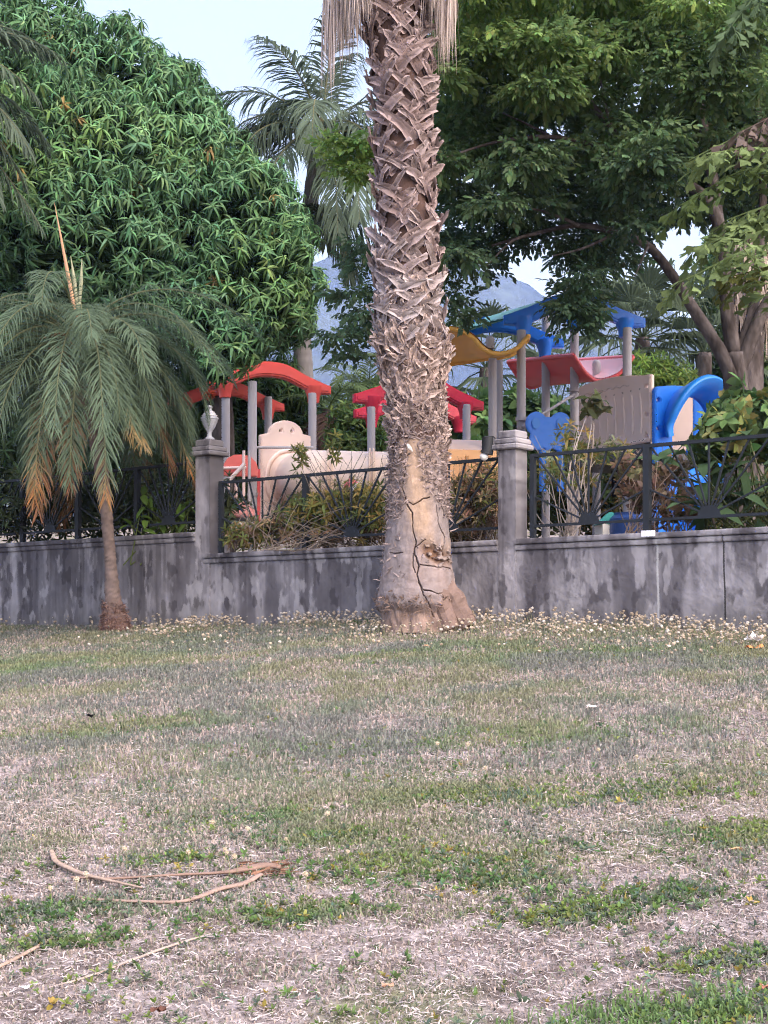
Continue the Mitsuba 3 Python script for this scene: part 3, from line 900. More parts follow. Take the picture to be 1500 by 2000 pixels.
for i in range(nf):
    az = i * 2.39996 + 0.15 * rs.randn()
    q_ = (i / (nf - 1)) ** 0.75
    e0 = 1.2 - 1.35 * q_ ** 0.8 + 0.08 * rs.randn()
    Lf = rs.uniform(2.0, 2.5) if q_ < 0.4 else rs.uniform(2.35, 2.85)
    if math.cos(az) > 0.45 and q_ > 0.3: Lf *= 0.80
    dr_ = e0 + (rs.uniform(0.75, 1.3) if q_ < 0.4 else rs.uniform(1.3, 1.52))
    b_ = crown + A(0.08 * math.cos(az), 0.08 * math.sin(az), 0.15 - 0.35 * q_)
    dry = None
    if q_ > 0.68 and rs.rand() < 0.55: dry = (0.66 + 0.25 * rs.rand(), ORG if rs.rand() < 0.5 else (0.36, 0.25, 0.12))
    if q_ > 0.95: dry = (0.2, (0.24, 0.12, 0.07))
    part(sp, 'frond', pinnate(b_, az, e0, Lf, dr_, 72, 0.47, 0.0062, np.array(GREENP) * rs.uniform(0.7, 1.3), dry, vee=0.25, hang=0.85, start=0.14, rach=0.014, rachcol=(0.19, 0.20, 0.11), pw=0.8, sidebend=0.25 * rs.randn(), jitter=0.16), 'leaf_matte')
for (x, y, L) in ((0, 0, 0),):
    # brown old leaf stalks and fibre round the heart
    mb = MB()
    for i in range(46):
        az = rs.uniform(0, 2 * np.pi)
        d = A(math.cos(az), math.sin(az), 0)
        p0_ = crown + d * 0.08 - Z * rs.uniform(0.05, 0.5)
        ln = rs.uniform(0.2, 0.5)
        vv, ff = tube(smoothline([p0_, p0_ + d * ln * 0.5 + Z * ln * 0.35, p0_ + d * ln + Z * ln * 0.2], 4), np.linspace(0.022, 0.008, 9), 5)
        mb.add(vv, ff, np.array([0.22, 0.115, 0.075]) * rs.uniform(0.6, 1.5))
    part(sp, 'old_stalk', mb, 'dry_matte', kind='stuff')
sp0, sp1 = crown + A(-0.03, -0.05, 0.3), at(106, 395, YS)
part(sp, 'spear_leaf', tube([sp0, sp0 + (sp1 - sp0) * 0.3, sp0 + (sp1 - sp0) * 0.7, sp1], [0.022, 0.026, 0.014, 0.002], 6), 'dry_matte', col=(0.52, 0.31, 0.19), label='pale orange unopened spear leaf pointing up')
for xx, yy_ in ((160, 505), (138, 500)):
    q1 = at(xx, yy_, YS)
    part(sp, 'spear_leaf', tube([sp0 + A(0.03, 0, 0), sp0 + (q1 - sp0) * 0.6 + A(0.02, 0, 0), q1], [0.016, 0.025, 0.003], 6), 'dry_matte', col=(0.33, 0.34, 0.22))
# ------------------------------------------------------------------ playground behind the wall
RED, ORED, BLUE, BEIGE, YEL, GRN, ORA, GREY = (0.50, 0.035, 0.045), (0.56, 0.075, 0.062), (0.012, 0.155, 0.64), (0.70, 0.56, 0.50), (0.72, 0.40, 0.09), (0.02, 0.25, 0.20), (0.70, 0.38, 0.17), (0.34, 0.33, 0.36)
PINKW = (0.66, 0.40, 0.42)


def post(k, x, Y, ytop, r=0.062, col=GREY, base=GARDEN - 0.05):
    p = at(x, ytop, Y)
    pts = [A(p[0], p[1], base), A(p[0], p[1], p[2] - 0.01), A(p[0], p[1], p[2])]
    part(k, 'post', tube(pts, [r, r, r * 0.9], 18), 'metal_paint', smooth=35, col=col)
    for q in (0.45,):
        zc = base + (p[2] - base) * q
        part(k, 'clamp', tube([A(p[0], p[1], zc), A(p[0], p[1], zc + 0.05)], r * 1.18, 18), 'metal_paint', smooth=35, col=np.array(col) * 0.75)
    return p


UPR = np.array([0, 0.12, 0.25, 0.4, 0.6, 0.8, 0.93, 1.0])
TOPP = np.array([0.36, 0.355, 0.34, 0.275, 0.17, 0.10, 0.05, 0.02])      # above the tip, in units of half span
BOTP = TOPP - np.array([0.235, 0.235, 0.235, 0.235, 0.225, 0.20, 0.15, 0.105])


def arch(k, c, ex, half, thick, col, name='roof_arch', sockets=(-0.72, 0.72)):
    """swept gable beam: c = point between the tips at tip height"""
    xs = np.linspace(-1, 1, 61)
    top, bot = np.interp(np.abs(xs), UPR, TOPP), np.interp(np.abs(xs), UPR, BOTP)
    g = lambda a: np.convolve(np.pad(a, 3, mode='edge'), np.ones(7) / 7, 'valid')
    top, bot = g(top), g(bot)
    poly = Polygon(np.vstack([np.stack([xs, top], 1), np.stack([xs, bot], 1)[::-1]]) * half).buffer(0.03).buffer(-0.03)
    part(k, name, slab(poly, thick, c, ex, Z, 0.045), 'plastic', smooth=50, col=col)
    for sx in sockets:
        b = c + ex * sx * half + Z * half * float(np.interp(abs(sx), UPR, BOTP))
        part(k, 'socket', tube([b + Z * 0.10, b + Z * 0.03, b - Z * 0.06, b - Z * 0.15, b - Z * 0.155], [0.135, 0.13, 0.095, 0.085, 0.07], 20), 'plastic', smooth=40, col=col)


def roof_skin(k, c, ex, half, sh, col, x0=-1, x1=1, ribs=0, thick=0.03, dz=-0.03):
    """sheet following the gable profile from the front arch to the back one"""
    xs = np.linspace(x0, x1, 50)
    top = np.interp(np.abs(xs), UPR, TOPP) * half + dz
    top = np.convolve(np.pad(top, 3, mode='edge'), np.ones(7) / 7, 'valid')
    m = 41 if ribs else 3
    w = np.linspace(0, 1, m)
    rib = (0.018 * (np.sin(w * np.pi * 2 * ribs) > 0.2)) if ribs else w * 0
    up = c + (xs * half)[:, None, None] * ex + (top[:, None] + rib[None])[..., None] * Z + w[None, :, None] * sh
    dn = c + (xs * half)[:, None, None] * ex + (top[:, None] + rib[None] - thick)[..., None] * Z + w[None, :, None] * sh
    mb = MB()
    i, j = np.meshgrid(np.arange(49), np.arange(m - 1), indexing='ij')
    q = np.stack([i * m + j, (i + 1) * m + j, (i + 1) * m + j + 1, i * m + j + 1], -1).reshape(-1, 4)
    mb.add(up.reshape(-1, 3), q, col)
    mb.add(dn.reshape(-1, 3), q[:, ::-1], col)
    part(k, 'roof_sheet', mb, 'plastic')


def tower_roof(k, xl, xr, ytip, Yl, Yr, shift, col, skin, ribs=0, x1=1):
    a, b = at(xl, ytip, Yl), at(xr, ytip, Yr)
    b[2] = a[2] = (a[2] + b[2]) / 2
    ex = unit(b - a)
    c = (a + b) / 2
    half = np.linalg.norm(b - a) / 2
    arch(k, c, ex, half, 0.17, col)
    arch(k, c + shift, ex, half, 0.17, col)
    if skin is not None: roof_skin(k, c + shift * 0.06, ex, half * 0.99, shift * 0.88, skin, x1=x1, ribs=ribs)
    return c, ex, half


G1 = 'towers of the playground climbing frame'
# left tower
kl = thing('playground_tower', 'left playground tower with orange red gable roof, beige arched panel and long beige tunnel', 'playground', G1)
tower_roof(kl, 405, 645, 752, 22.9, 23.6, A(-0.82, 1.75, 0), ORED, None)
post(kl, 610, 23.4, 768)
post(kl, 524, 25.1, 775)
post(kl, 441, 23.0, 768)
pA = post(kl, 493, 22.0, 745, 0.065)
# beige arched panel
po = at(507, 940, 22.2)
ex = unit(at(605, 940, 22.9) - po)
w_ = np.linalg.norm(at(605, 940, 22.9) - po)
mpx = w_ / 98
arc = [(49 + 33 * math.cos(q), 68 + 20 * math.sin(q)) for q in np.linspace(math.pi * 0.98, 0.02 * math.pi, 16)]
pan = Polygon(np.array([(0, -60), (0, 66), (9, 68)] + arc + [(89, 68), (98, 66), (98, -60)]) * mpx).buffer(-0.02).buffer(0.02)
for hx in (38, 60):
    pan = pan.difference(Point(hx * mpx, 73 * mpx).buffer(2.6 * mpx))
part(kl, 'panel', slab(pan, 0.07, po, ex, Z, 0.02), 'plastic', smooth=40, col=BEIGE)
nx = -np.cross(ex, Z) if np.cross(ex, Z)[1] > 0 else np.cross(ex, Z)
for hx, hy in ((30, 40), (49, 47), (68, 44), (18, 30), (80, 30), (12, 14), (86, 14)):
    cpt = po + ex * hx * mpx + Z * hy * mpx + nx * 0.037
    part(kl, 'bolt', tube([cpt, cpt + nx * 0.008], 0.011, 10), 'metal_paint', col=(0.3, 0.22, 0.18))
# tunnel: leaves the panel towards us, bends right
tcen = [po + ex * 52 * mpx + Z * 0.02 - nx * 0.05, po + ex * 52 * mpx + nx * 0.30 + Z * 0.0]
r_t = 0.385
e1 = at(640, 934, 21.75); e2 = at(720, 936, 21.7); e3 = at(900, 938, 21.9)
tl = smoothline([tcen[0], po + ex * 56 * mpx + nx * 0.22 + Z * 0.01, at(600, 934, 21.75), e1, e2, at(800, 937, 21.8), e3], 8)
part(kl, 'tunnel', tube(tl, r_t, 32, caps=False), 'plastic', smooth=60, col=(0.68, 0.55, 0.47))
for jx in (722, 640, 850):
    cpt = tl[np.argmin(np.abs(tl[:, 0] - at(jx, 936, 21.7)[0]))]
    for dxx, wdt in ((0, 0.035), (0.055, 0.03)):
        part(kl, 'tunnel_flange', tube([cpt + A(dxx, 0, 0), cpt + A(dxx + wdt * 0.2, 0, 0), cpt + A(dxx + wdt * 0.8, 0, 0), cpt + A(dxx + wdt, 0, 0)], [r_t, r_t + 0.05, r_t + 0.05, r_t], 32, caps=False), 'plastic', smooth=30, col=(0.62, 0.47, 0.36))
ring_c = po + ex * 50 * mpx + Z * 0.02 + nx * 0.04
tor = np.array([ring_c + ex * math.cos(q) * 0.42 + Z * math.sin(q) * 0.42 for q in np.linspace(0, 2 * np.pi, 40)])
part(kl, 'tunnel_collar', tube(tor, 0.03, 8, caps=False), 'plastic', smooth=60, col=BEIGE)
# deck, red guard with rail, ladder rails
def fbar(k, nm, p, q, w, col, m='metal_paint'): part(k, nm, tube([p, q], w, 10), m, smooth=40, col=col)
fbar(kl, 'rail', at(495, 874, 22.0), at(612, 874, 22.3), 0.02, GREY)
part(kl, 'deck', box_axes(at(520, 1006, 23.6), A(0.85, 0.3, 0), A(-0.3, 0.85, 0), Z * 0.04), 'plastic', col=(0.08, 0.08, 0.09))
rp = Polygon([(0, 0), (0, 0.17), (0.05, 0.25), (0.14, 0.30), (0.27, 0.31), (0.38, 0.28), (0.46, 0.20), (0.48, 0.12), (0.48, 0)])
part(kl, 'guard', slab(rp, 0.08, at(437, 930, 21.8), unit(A(1, 0.25, 0)), Z, 0.02), 'plastic', smooth=40, col=(0.55, 0.10, 0.09))
fbar(kl, 'rail', at(420, 915, 21.6), at(480, 913, 21.8), 0.022, (0.62, 0.5, 0.5))
for i, xx in enumerate((446, 461, 476, 487)):
    fbar(kl, 'ladder_rail', at(xx, 1010, 21.5), at(xx, 880 if i > 1 else 942, 21.5), 0.022, (0.60, 0.47, 0.46) if i < 3 else GREY)
fbar(kl, 'ladder_rail', at(400, 990, 21.4), at(478, 905, 21.4), 0.026, (0.62, 0.55, 0.55))
part(kl, 'slide_lip', slab(Polygon([(0, 0), (0, 0.12), (0.08, 0.2), (0.3, 0.2), (0.42, 0.1), (0.42, 0)]), 0.3, at(436, 1010, 21.4), unit(A(1, 0.2, 0)), Z, 0.04), 'plastic', smooth=40, col=(0.6, 0.25, 0.24))
part(kl, 'side_panel', box_axes(at(503, 985, 22.1), A(0.03, 0.01, 0), A(-0.01, 0.03, 0), Z * 0.5), 'plastic', col=RED)
# little coloured toys seen low through the railings
k = thing('toy_figure', 'pink and white toy seen low through the middle railings', 'toy')
part(k, 'body', tube([at(695, 1010, 20.2), at(695, 965, 20.2), at(694, 945, 20.2)], [0.09, 0.08, 0.05], 12), 'plastic', smooth=50, col=(0.7, 0.68, 0.75))
part(k, 'head', trimesh.creation.icosphere(2, 0.10).apply_translation(at(686, 950, 20.3)), 'plastic', smooth=True, col=(0.62, 0.13, 0.17))
# middle tower, behind the tall palm
kmid = thing('playground_tower', 'middle playground tower with crimson gable roof behind the tall palm', 'playground', G1)
tower_roof(kmid, 690, 943, 782, 23.6, 24.4, A(-0.02, 1.6, 0), (0.48, 0.02, 0.055), None)
for x, Y, yt in ((725, 23.5, 795), (911, 24.2, 790), (867, 25.6, 770)):
    post(kmid, x, Y, yt)
# orange playhouse box with a pale sloped lid
bo = at(852, 940, 20.9)
part(kmid, 'box_panel', box_axes(at(908, 940, 21.0), A(0.42, 0.12, 0), A(-0.06, 0.20, 0), Z * 0.40), 'plastic', col=ORA)
lid = np.array([at(858, 891, 20.75), at(966, 888, 20.95), at(953, 860, 21.5), at(862, 858, 21.3)])
part(kmid, 'box_lid', trimesh.convex.convex_hull(np.vstack([lid, lid - Z * 0.05])), 'plastic', col=(0.70, 0.52, 0.43))
for xx in (868, 912, 955):
    part(kmid, 'box_rib', box_axes(at(xx, 920, 20.66), A(0.02, 0.005, 0), A(-0.005, 0.02, 0), Z * 0.20), 'plastic', col=(0.5, 0.22, 0.06))
part(kmid, 'deck', box_axes(at(820, 1010, 24.2), A(0.85, 0.2, 0), A(-0.2, 0.85, 0), Z * 0.04), 'plastic', col=(0.08, 0.08, 0.09))


def loft(rows, col, th, mb, col2=None):
    R_ = np.array(rows)
    n, m = R_.shape[:2]
    i, j = np.meshgrid(np.arange(n - 1), np.arange(m - 1), indexing='ij')
    q = np.stack([i * m + j, (i + 1) * m + j, (i + 1) * m + j + 1, i * m + j + 1], -1).reshape(-1, 4)
    nrm = np.cross(R_[-1, m // 2] - R_[0, m // 2], R_[0, m // 2 + 1] - R_[0, m // 2 - 1])
    nrm = unit(nrm) * th
    if nrm[2] < 0: nrm = -nrm
    mb.add(R_.reshape(-1, 3), q, col)
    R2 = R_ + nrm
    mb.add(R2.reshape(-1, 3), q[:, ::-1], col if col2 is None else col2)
    rim = np.vstack([R_[0], R_[:, -1], R_[-1][::-1], R_[:, 0][::-1]])
    mb.add(*tube(np.vstack([rim, rim[:1]]), th * 0.75, 6), np.array(col) * 1.08)


def scurve(pts, Y, k=6):
    p = smoothline([(x, y, 0) for x, y in pts], k)
    Ys = np.broadcast_to(Y, (len(p),)) if np.ndim(Y) == 0 else np.interp(np.linspace(0, 1, len(p)), [0, 1], Y)
    return np.array([at(a[0], a[1], yv) for a, yv in zip(p, Ys)])


# yellow swooping canopy
k = thing('canopy_tower', 'yellow swooping canopy on two grey posts beside the tall palm', 'playground')
fr = scurve([(846, 640), (880, 642), (905, 649), (925, 661), (943, 680), (962, 690), (985, 690), (1010, 680), (1032, 657)], 20.4)
bk = scurve([(846, 716), (875, 712), (905, 708), (925, 705), (943, 702), (962, 700), (985, 697), (1008, 688), (1031, 663)], 21.8)
mb = MB()
loft([fr * (1 - w) + bk * w for w in np.linspace(0, 1, 5)], YEL, 0.045, mb)
part(k, 'canopy', mb, 'plastic', smooth=True)
post(k, 962, 21.1, 700, 0.058)
post(k, 975, 23.2, 702, 0.055)
cp = at(957, 664, 21.0)
part(k, 'post_cap', lathe([(0.062, -0.12), (0.062, 0.0), (0.055, 0.035), (0.03, 0.058), (0, 0.064)], cp, 16), 'metal_paint', smooth=50, col=GREY)
# red swooping canopy
k = thing('canopy_tower', 'red swooping canopy with light glare painted pale on its inner face behind the blue roofed tower', 'playground')
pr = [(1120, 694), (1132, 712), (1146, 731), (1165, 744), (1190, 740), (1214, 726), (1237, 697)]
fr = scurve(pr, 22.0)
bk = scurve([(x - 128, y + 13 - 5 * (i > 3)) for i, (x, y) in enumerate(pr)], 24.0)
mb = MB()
loft([fr * (1 - w) + bk * w for w in np.linspace(0, 1, 5)], (0.52, 0.075, 0.08), 0.04, mb, (0.72, 0.42, 0.44))  # upper face: white glare of the light painted in as pale pink
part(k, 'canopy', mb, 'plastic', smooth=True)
cp = at(1165, 722, 22.6)
part(k, 'post', tube([A(cp[0], cp[1], GARDEN - 0.05), cp], 0.06, 16), 'metal_paint', smooth=40, col=GREY)
part(k, 'post_cap', lathe([(0.062, -0.12), (0.062, 0.0), (0.055, 0.035), (0.03, 0.058), (0, 0.064)], cp + Z * 0.08, 16), 'metal_paint', smooth=50, col=GREY)

# right tower: blue gables, green ribbed roof, beige panels, blue hooded slide
kr = thing('playground_tower', 'right playground tower with blue gable, green ribbed roof and blue hooded slide', 'playground', G1)
c_, ex_, h_ = tower_roof(kr, 983, 1259, 624, 21.3, 21.5, A(-0.95, 1.5, 0), BLUE, (0.16, 0.42, 0.38), ribs=11, x1=0.05)
post(kr, 1018, 21.2, 645)
post(kr, 1225, 21.4, 640)
post(kr, 1122, 22.3, 622)
post(kr, 1066, 23.0, 600)
sh_ = at(1122, 628, 22.3)
part(kr, 'socket', tube([sh_ + Z * 0.22, sh_ + Z * 0.03, sh_ - Z * 0.06, sh_ - Z * 0.13], [0.14, 0.13, 0.095, 0.08], 20), 'plastic', smooth=40, col=BLUE)
# beige side panel with grooves
pl0, pl1 = at(1133, 887, 21.7), at(1275, 887, 20.3)
ex = unit((pl1 - pl0) * A(1, 1, 0))
wd = np.linalg.norm((pl1 - pl0)[:2])
hgt_l, hgt_r = 0.93, 0.88
top = [(wd * u, hgt_l * (1 - u) + hgt_r * u + 0.055 * math.sin(math.pi * min(1, u * 1.15)) ** 0.8) for u in np.linspace(0, 1, 18)]
pp = Polygon([(0, 0)] + top[::1] + [(wd, 0)][::-1]).buffer(-0.03).buffer(0.03)
for hx, hy in ((wd - 0.09, 0.73), (wd - 0.09, 0.36), (wd - 0.09, 0.08)):
    pp = pp.difference(Point(hx, hy).buffer(0.026))
gm = []
for i in range(8):
    gx = 0.10 + (wd - 0.32) * i / 7
    ln = LineG = np.array([(gx + 0.03 * math.sin(v * 3.0 + 0.4), 0.10 + v * 0.58) for v in np.linspace(0, 1, 14)])
    gm.append(ln)
part(kr, 'panel', slab(pp, 0.07, pl0, ex, Z, 0.022), 'plastic', smooth=40, col=BEIGE)
nr = np.cross(ex, Z)
if nr[1] > 0: nr = -nr
for ln in gm:
    pts3 = np.array([pl0 + ex * a + Z * b + nr * 0.032 for a, b in ln])
    part(kr, 'panel_rib', tube(pts3, np.interp(np.linspace(0, 1, 14), [0, .1, .9, 1], [0.006, 0.021, 0.021, 0.006]), 8), 'plastic', smooth=60, col=np.array(BEIGE) * 0.97)
    e_ = pts3[-1] + Z * 0.03
    part(kr, 'panel_knob', tube([e_ - nr * 0.01, e_ + nr * 0.008], 0.014, 10), 'plastic', smooth=30, col=np.array(BEIGE) * 0.6)
wav = np.array([pl0 + ex * a + Z * (0.80 + 0.014 * math.sin(a * 38)) + nr * 0.034 for a in np.linspace(0.12, wd * 0.72, 40)])
part(kr, 'panel_rib', tube(wav, 0.007, 6), 'plastic', smooth=60, col=np.array(BEIGE) * 0.8)
# blue hooded opening, facing right and towards us
b0, b1 = at(1276, 890, 20.25), at(1394, 890, 21.0)
exb = unit((b1 - b0) * A(1, 1, 0))
wb = np.linalg.norm((b1 - b0)[:2])
nb_ = np.cross(exb, Z)
if nb_[1] > 0: nb_ = -nb_
hb = 0.90
outer = [(0, -0.10), (0, hb - 0.05), (0.04, hb)] + [(0.04 + (wb - 0.06) * u, hb + 0.06 * math.sin(math.pi * u)) for u in np.linspace(0.1, 0.9, 9)] + [(wb, hb - 0.12), (wb, -0.10)]
ox, oy, oa, ob = wb * 0.60, 0.40, wb * 0.33, 0.43
opening = Polygon([(ox + oa * math.cos(q), oy + ob * math.sin(q)) for q in np.linspace(0, 2 * np.pi, 48)]).union(Polygon([(ox - oa * 0.9, -0.2), (ox + oa * 0.9, -0.2), (ox + oa * 0.98, oy), (ox - oa * 0.98, oy)]))
bp = Polygon(outer).difference(opening)
for hx, hy in ((0.07, 0.73), (0.07, 0.36)):
    bp = bp.difference(Point(hx, hy).buffer(0.03))
part(kr, 'slide_panel', slab(bp, 0.07, b0, exb, Z, 0.02), 'plastic', smooth=40, col=BLUE)
# hood: shell swept along the opening's rim, flaring forwards
rim = [(ox + oa * math.cos(q), oy + ob * math.sin(q), q) for q in np.linspace(math.pi * 1.08, -0.10 * math.pi, 40)]
mb = MB()
rows = []
for w, grow, fwd in ((0, 0.0, 0.02), (0.25, 0.02, 0.10), (0.5, 0.05, 0.20), (0.75, 0.09, 0.29), (1, 0.15, 0.35), (1.05, 0.17, 0.34), (1.0, 0.20, 0.31), (0.7, 0.17, 0.20), (0.3, 0.13, 0.08), (0.0, 0.12, 0.02)):
    row = []
    for x_, y_, q in rim:
        tp = 0.35 + 0.65 * max(0, math.sin(q)) ** 0.7 if math.sin(q) > 0 else 0.35
        row.append(b0 + exb * (x_ + 1.25 * grow * math.cos(q)) + Z * (y_ + 1.25 * grow * math.sin(q)) + nb_ * (0.03 + 1.25 * (fwd - 0.02) * tp))
    rows.append(row)
loft_r = np.array(rows)
n_, m_ = loft_r.shape[:2]
i, j = np.meshgrid(np.arange(n_ - 1), np.arange(m_ - 1), indexing='ij')
mb.add(loft_r.reshape(-1, 3), np.stack([i * m_ + j, i * m_ + j + 1, (i + 1) * m_ + j + 1, (i + 1) * m_ + j], -1).reshape(-1, 4), (0.015, 0.19, 0.62))
part(kr, 'slide_hood', mb, 'plastic', smooth=True)
# far beige panel behind the opening, deck, net
part(kr, 'panel', slab(Polygon([(0, 0), (0, 0.86), (0.4, 0.90), (0.6, 0.88), (0.6, 0)]), 0.06, at(1270, 887, 22.0), unit(A(1, -0.15, 0)), Z, 0.02), 'plastic', smooth=40, col=BEIGE)
part(kr, 'slide_inner_panel', slab(Polygon([(0, -0.1), (0, 0.84), (0.25, 0.90), (0.5, 0.80), (0.55, -0.1)]), 0.06, at(1353, 887, 21.9), unit(A(1, -0.1, 0)), Z, 0.02), 'plastic', smooth=40, col=BLUE)
part(kr, 'deck', box_axes((pl0 + b1) / 2 - Z * 0.10 + A(-0.1, 0.1, 0), ex * 0.92, np.cross(Z, ex) * 0.7, Z * 0.05), 'plastic', col=(0.05, 0.05, 0.055))
part(kr, 'shade_net', box_axes((pl0 + pl1) / 2 - Z * 0.34 + A(0.25, 0.25, 0), ex * 0.42, np.cross(Z, ex) * 0.01, Z * 0.18), 'dry_matte', col=(0.02, 0.02, 0.024))
fbar(kr, 'panel_base', pl0 + Z * 0.02 + nr * 0.03, pl1 + Z * 0.0 + nr * 0.03, 0.035, BEIGE, 'plastic')
# blue trough slide going down in front
sl = smoothline([b0 + exb * ox + Z * 0.0 + nb_ * 0.1, b0 + exb * ox + nb_ * 0.6 - Z * 0.25, at(1335, 975, 19.2), at(1322, 1035, 18.7), at(1318, 1062, 18.4)], 10)
rows = []
tg = unit(np.gradient(sl, axis=0))
for p_, t_ in zip(sl, tg):
    s_ = unit(np.cross(t_, Z))
    n__ = np.cross(s_, t_)
    rows.append([p_ + s_ * (-0.27) + n__ * 0.18, p_ - s_ * 0.24 + n__ * 0.05, p_ - s_ * 0.14, p_, p_ + s_ * 0.14, p_ + s_ * 0.24 + n__ * 0.05, p_ + s_ * 0.27 + n__ * 0.18])
mb = MB()
loft(rows, BLUE, 0.03, mb)
part(kr, 'slide', mb, 'plastic', smooth=True)
for xx, yy0, yy1, lean in ((1386, 905, 850, 8), (1402, 895, 862, -6), (1412, 900, 868, 4)):
    q0 = at(xx, yy0, 20.0)
    part(kr, 'climbing_hold', slab(Polygon([(-0.05, 0), (-0.09, 0.14), (-0.02, 0.32), (0.05, 0.34), (0.09, 0.2), (0.03, 0)]), 0.05, q0, unit(A(1, 0.3, 0.05 * lean)), Z, 0.015), 'plastic', smooth=40, col=BLUE)
# blue butterfly panel
bo = at(1070, 880, 21.0)
lobe = lambda cx, cy, rx, ry: Polygon([(cx + rx * math.cos(q), cy + ry * math.sin(q)) for q in np.linspace(0, 2 * np.pi, 32)])
bf = lobe(-0.16, 0.36, 0.15, 0.16).union(lobe(0.17, 0.36, 0.15, 0.16)).union(lobe(-0.14, 0.14, 0.12, 0.14)).union(lobe(0.14, 0.14, 0.12, 0.14)).union(Polygon([(-0.04, 0), (0.04, 0), (0.04, 0.45), (-0.04, 0.45)])).buffer(0.02).buffer(-0.02)
bf = bf.difference(lobe(-0.18, 0.36, 0.045, 0.06)).difference(lobe(0.18, 0.36, 0.045, 0.06)) if False else bf
part(kr, 'butterfly_panel', slab(bf, 0.07, bo, unit(A(1, 0.15, 0)), Z, 0.02), 'plastic', smooth=40, col=BLUE)
for sx in (-0.17, 0.17):
    part(kr, 'butterfly_boss', slab(lobe(0, 0, 0.06, 0.08), 0.03, bo + unit(A(1, 0.15, 0)) * sx + Z * 0.36 - A(0, 0.045, 0), unit(A(1, 0.15, 0)), Z, 0.01), 'plastic', smooth=40, col=(0.02, 0.17, 0.58))
for xx, a_, b_ in ((1095, 880, 960), (1060, 880, 960)):
    part(kr, 'panel_leg', tube([at(xx, b_, 21.0), at(xx, a_, 21.0)], 0.05, 12), 'plastic', smooth=40, col=BLUE)
fbar(kr, 'rail', at(1018, 835, 21.1), at(1122, 770, 22.2), 0.02, GREY)
for xx, yc, Y in ((1018, 822, 21.15), (1122, 765, 22.25)):
    cpt = at(xx, yc, Y)
    part(kr, 'clamp', tube([cpt, cpt + Z * 0.05], 0.08, 16), 'metal_paint', smooth=35, col=GREY)

k = thing('plastic_barrel', 'dark blue plastic barrel standing behind the right railings', 'barrel')
part(k, 'drum', lathe([(0, 0), (0.26, 0.0), (0.29, 0.04), (0.29, 0.2), (0.31, 0.22), (0.29, 0.24), (0.29, 0.42), (0.25, 0.46), (0, 0.46)], A(*at(1237, 1000, 18.3)[:2], GARDEN + 0.25), 28), 'plastic', smooth=40, col=(0.02, 0.05, 0.17))
part(k, 'lid', lathe([(0, 0), (0.24, 0), (0.24, 0.03), (0, 0.035)], A(*at(1237, 1000, 18.3)[:2], GARDEN + 0.71), 28), 'plastic', smooth=30, col=(0.02, 0.05, 0.17))
k = thing('toy_house', 'small teal and white toy house low behind the right railings', 'toy')
q0 = at(1190, 1042, 18.4)
part(k, 'wall', box_axes(q0, A(0.13, 0.03, 0), A(-0.03, 0.13, 0), Z * 0.12), 'plastic', col=(0.62, 0.6, 0.55))
part(k, 'roof', trimesh.convex.convex_hull(np.array([q0 + A(sx * 0.17, sy * 0.15, 0.10) for sx in (-1, 1) for sy in (-1, 1)] + [q0 + A(sx * 0.02, sy * 0.15, 0.24) for sx in (-1, 1) for sy in (-1, 1)])), 'plastic', col=(0.03, 0.26, 0.24))
k = thing('far_house', 'low far house with grey tiled roof behind the playground', 'house')
h0 = at(742, 858, 42)
part(k, 'wall', box_axes(h0 - Z * 0.5 + A(0.6, 1.6, 0), A(2.0, 0, 0), A(0, 1.2, 0), Z * 0.75), 'concrete')
for i in range(5):
    yq = 0.16 * i
    part(k, 'roof_course', box_axes(h0 + A(0.6, 0.25 + 0.25 * i, 0.10 + yq), A(2.3, 0, 0.0), A(0, 0.16, 0.10), A(0, -0.02, 0.03)), 'plastic', col=np.array((0.15, 0.155, 0.17)) * (0.9 + 0.25 * (i % 2)))
# ------------------------------------------------------------------ leaves and crowns
def leaf_t(w=0.3, droop=0.15, fold=0.06, k=2):
    """pointed leaf along +x, length 1: 8 triangles"""
    xs = [0.0, 0.32, 0.68, 1.0]
    zz = lambda x: -droop * x * x
    v = [(0, 0, 0)]
    for x, ww in ((0.32, 1.0), (0.68, 0.82)):
        v += [(x, -w / 2 * ww, zz(x) + fold), (x, 0, zz(x)), (x, w / 2 * ww, zz(x) + fold)]
    v += [(1, 0, zz(1))]
    f = [(0, 2, 1), (0, 3, 2), (1, 2, 5), (1, 5, 4), (2, 3, 6), (2, 6, 5), (4, 5, 7), (5, 6, 7)]
    return np.array(v, float), np.array(f)


def spray(dirs, lens, orig, tmpl, roll=None):
    """several leaves joined to one template; returns v, f, leaf index per vertex"""
    tv, tf = tmpl
    R = frames(np.array(dirs), roll)
    v, f, _ = inst(tv, tf, R, np.array(orig), np.array(lens), np.zeros((len(dirs), 3)))
    return v, f, np.repeat(np.arange(len(dirs)), len(tv))


def rosette(n, elev=(-0.9, 0.7), w=0.17, droop=0.45):
    d, l, o = [], [], []
    for i in range(n):
        a = i * 2.39996 + 0.3 * rs.randn()
        e = elev[0] + (elev[1] - elev[0]) * (i / (n - 1)) + 0.12 * rs.randn()
        d.append((math.cos(a) * math.cos(e), math.sin(a) * math.cos(e), math.sin(e)))
        l.append(1.0 * (1.05 - 0.4 * i / n) * rs.uniform(0.85, 1.1))
        o.append((0, 0, 0.12 * i / n))
    return spray(d, l, o, leaf_t(w, droop, 0.03))


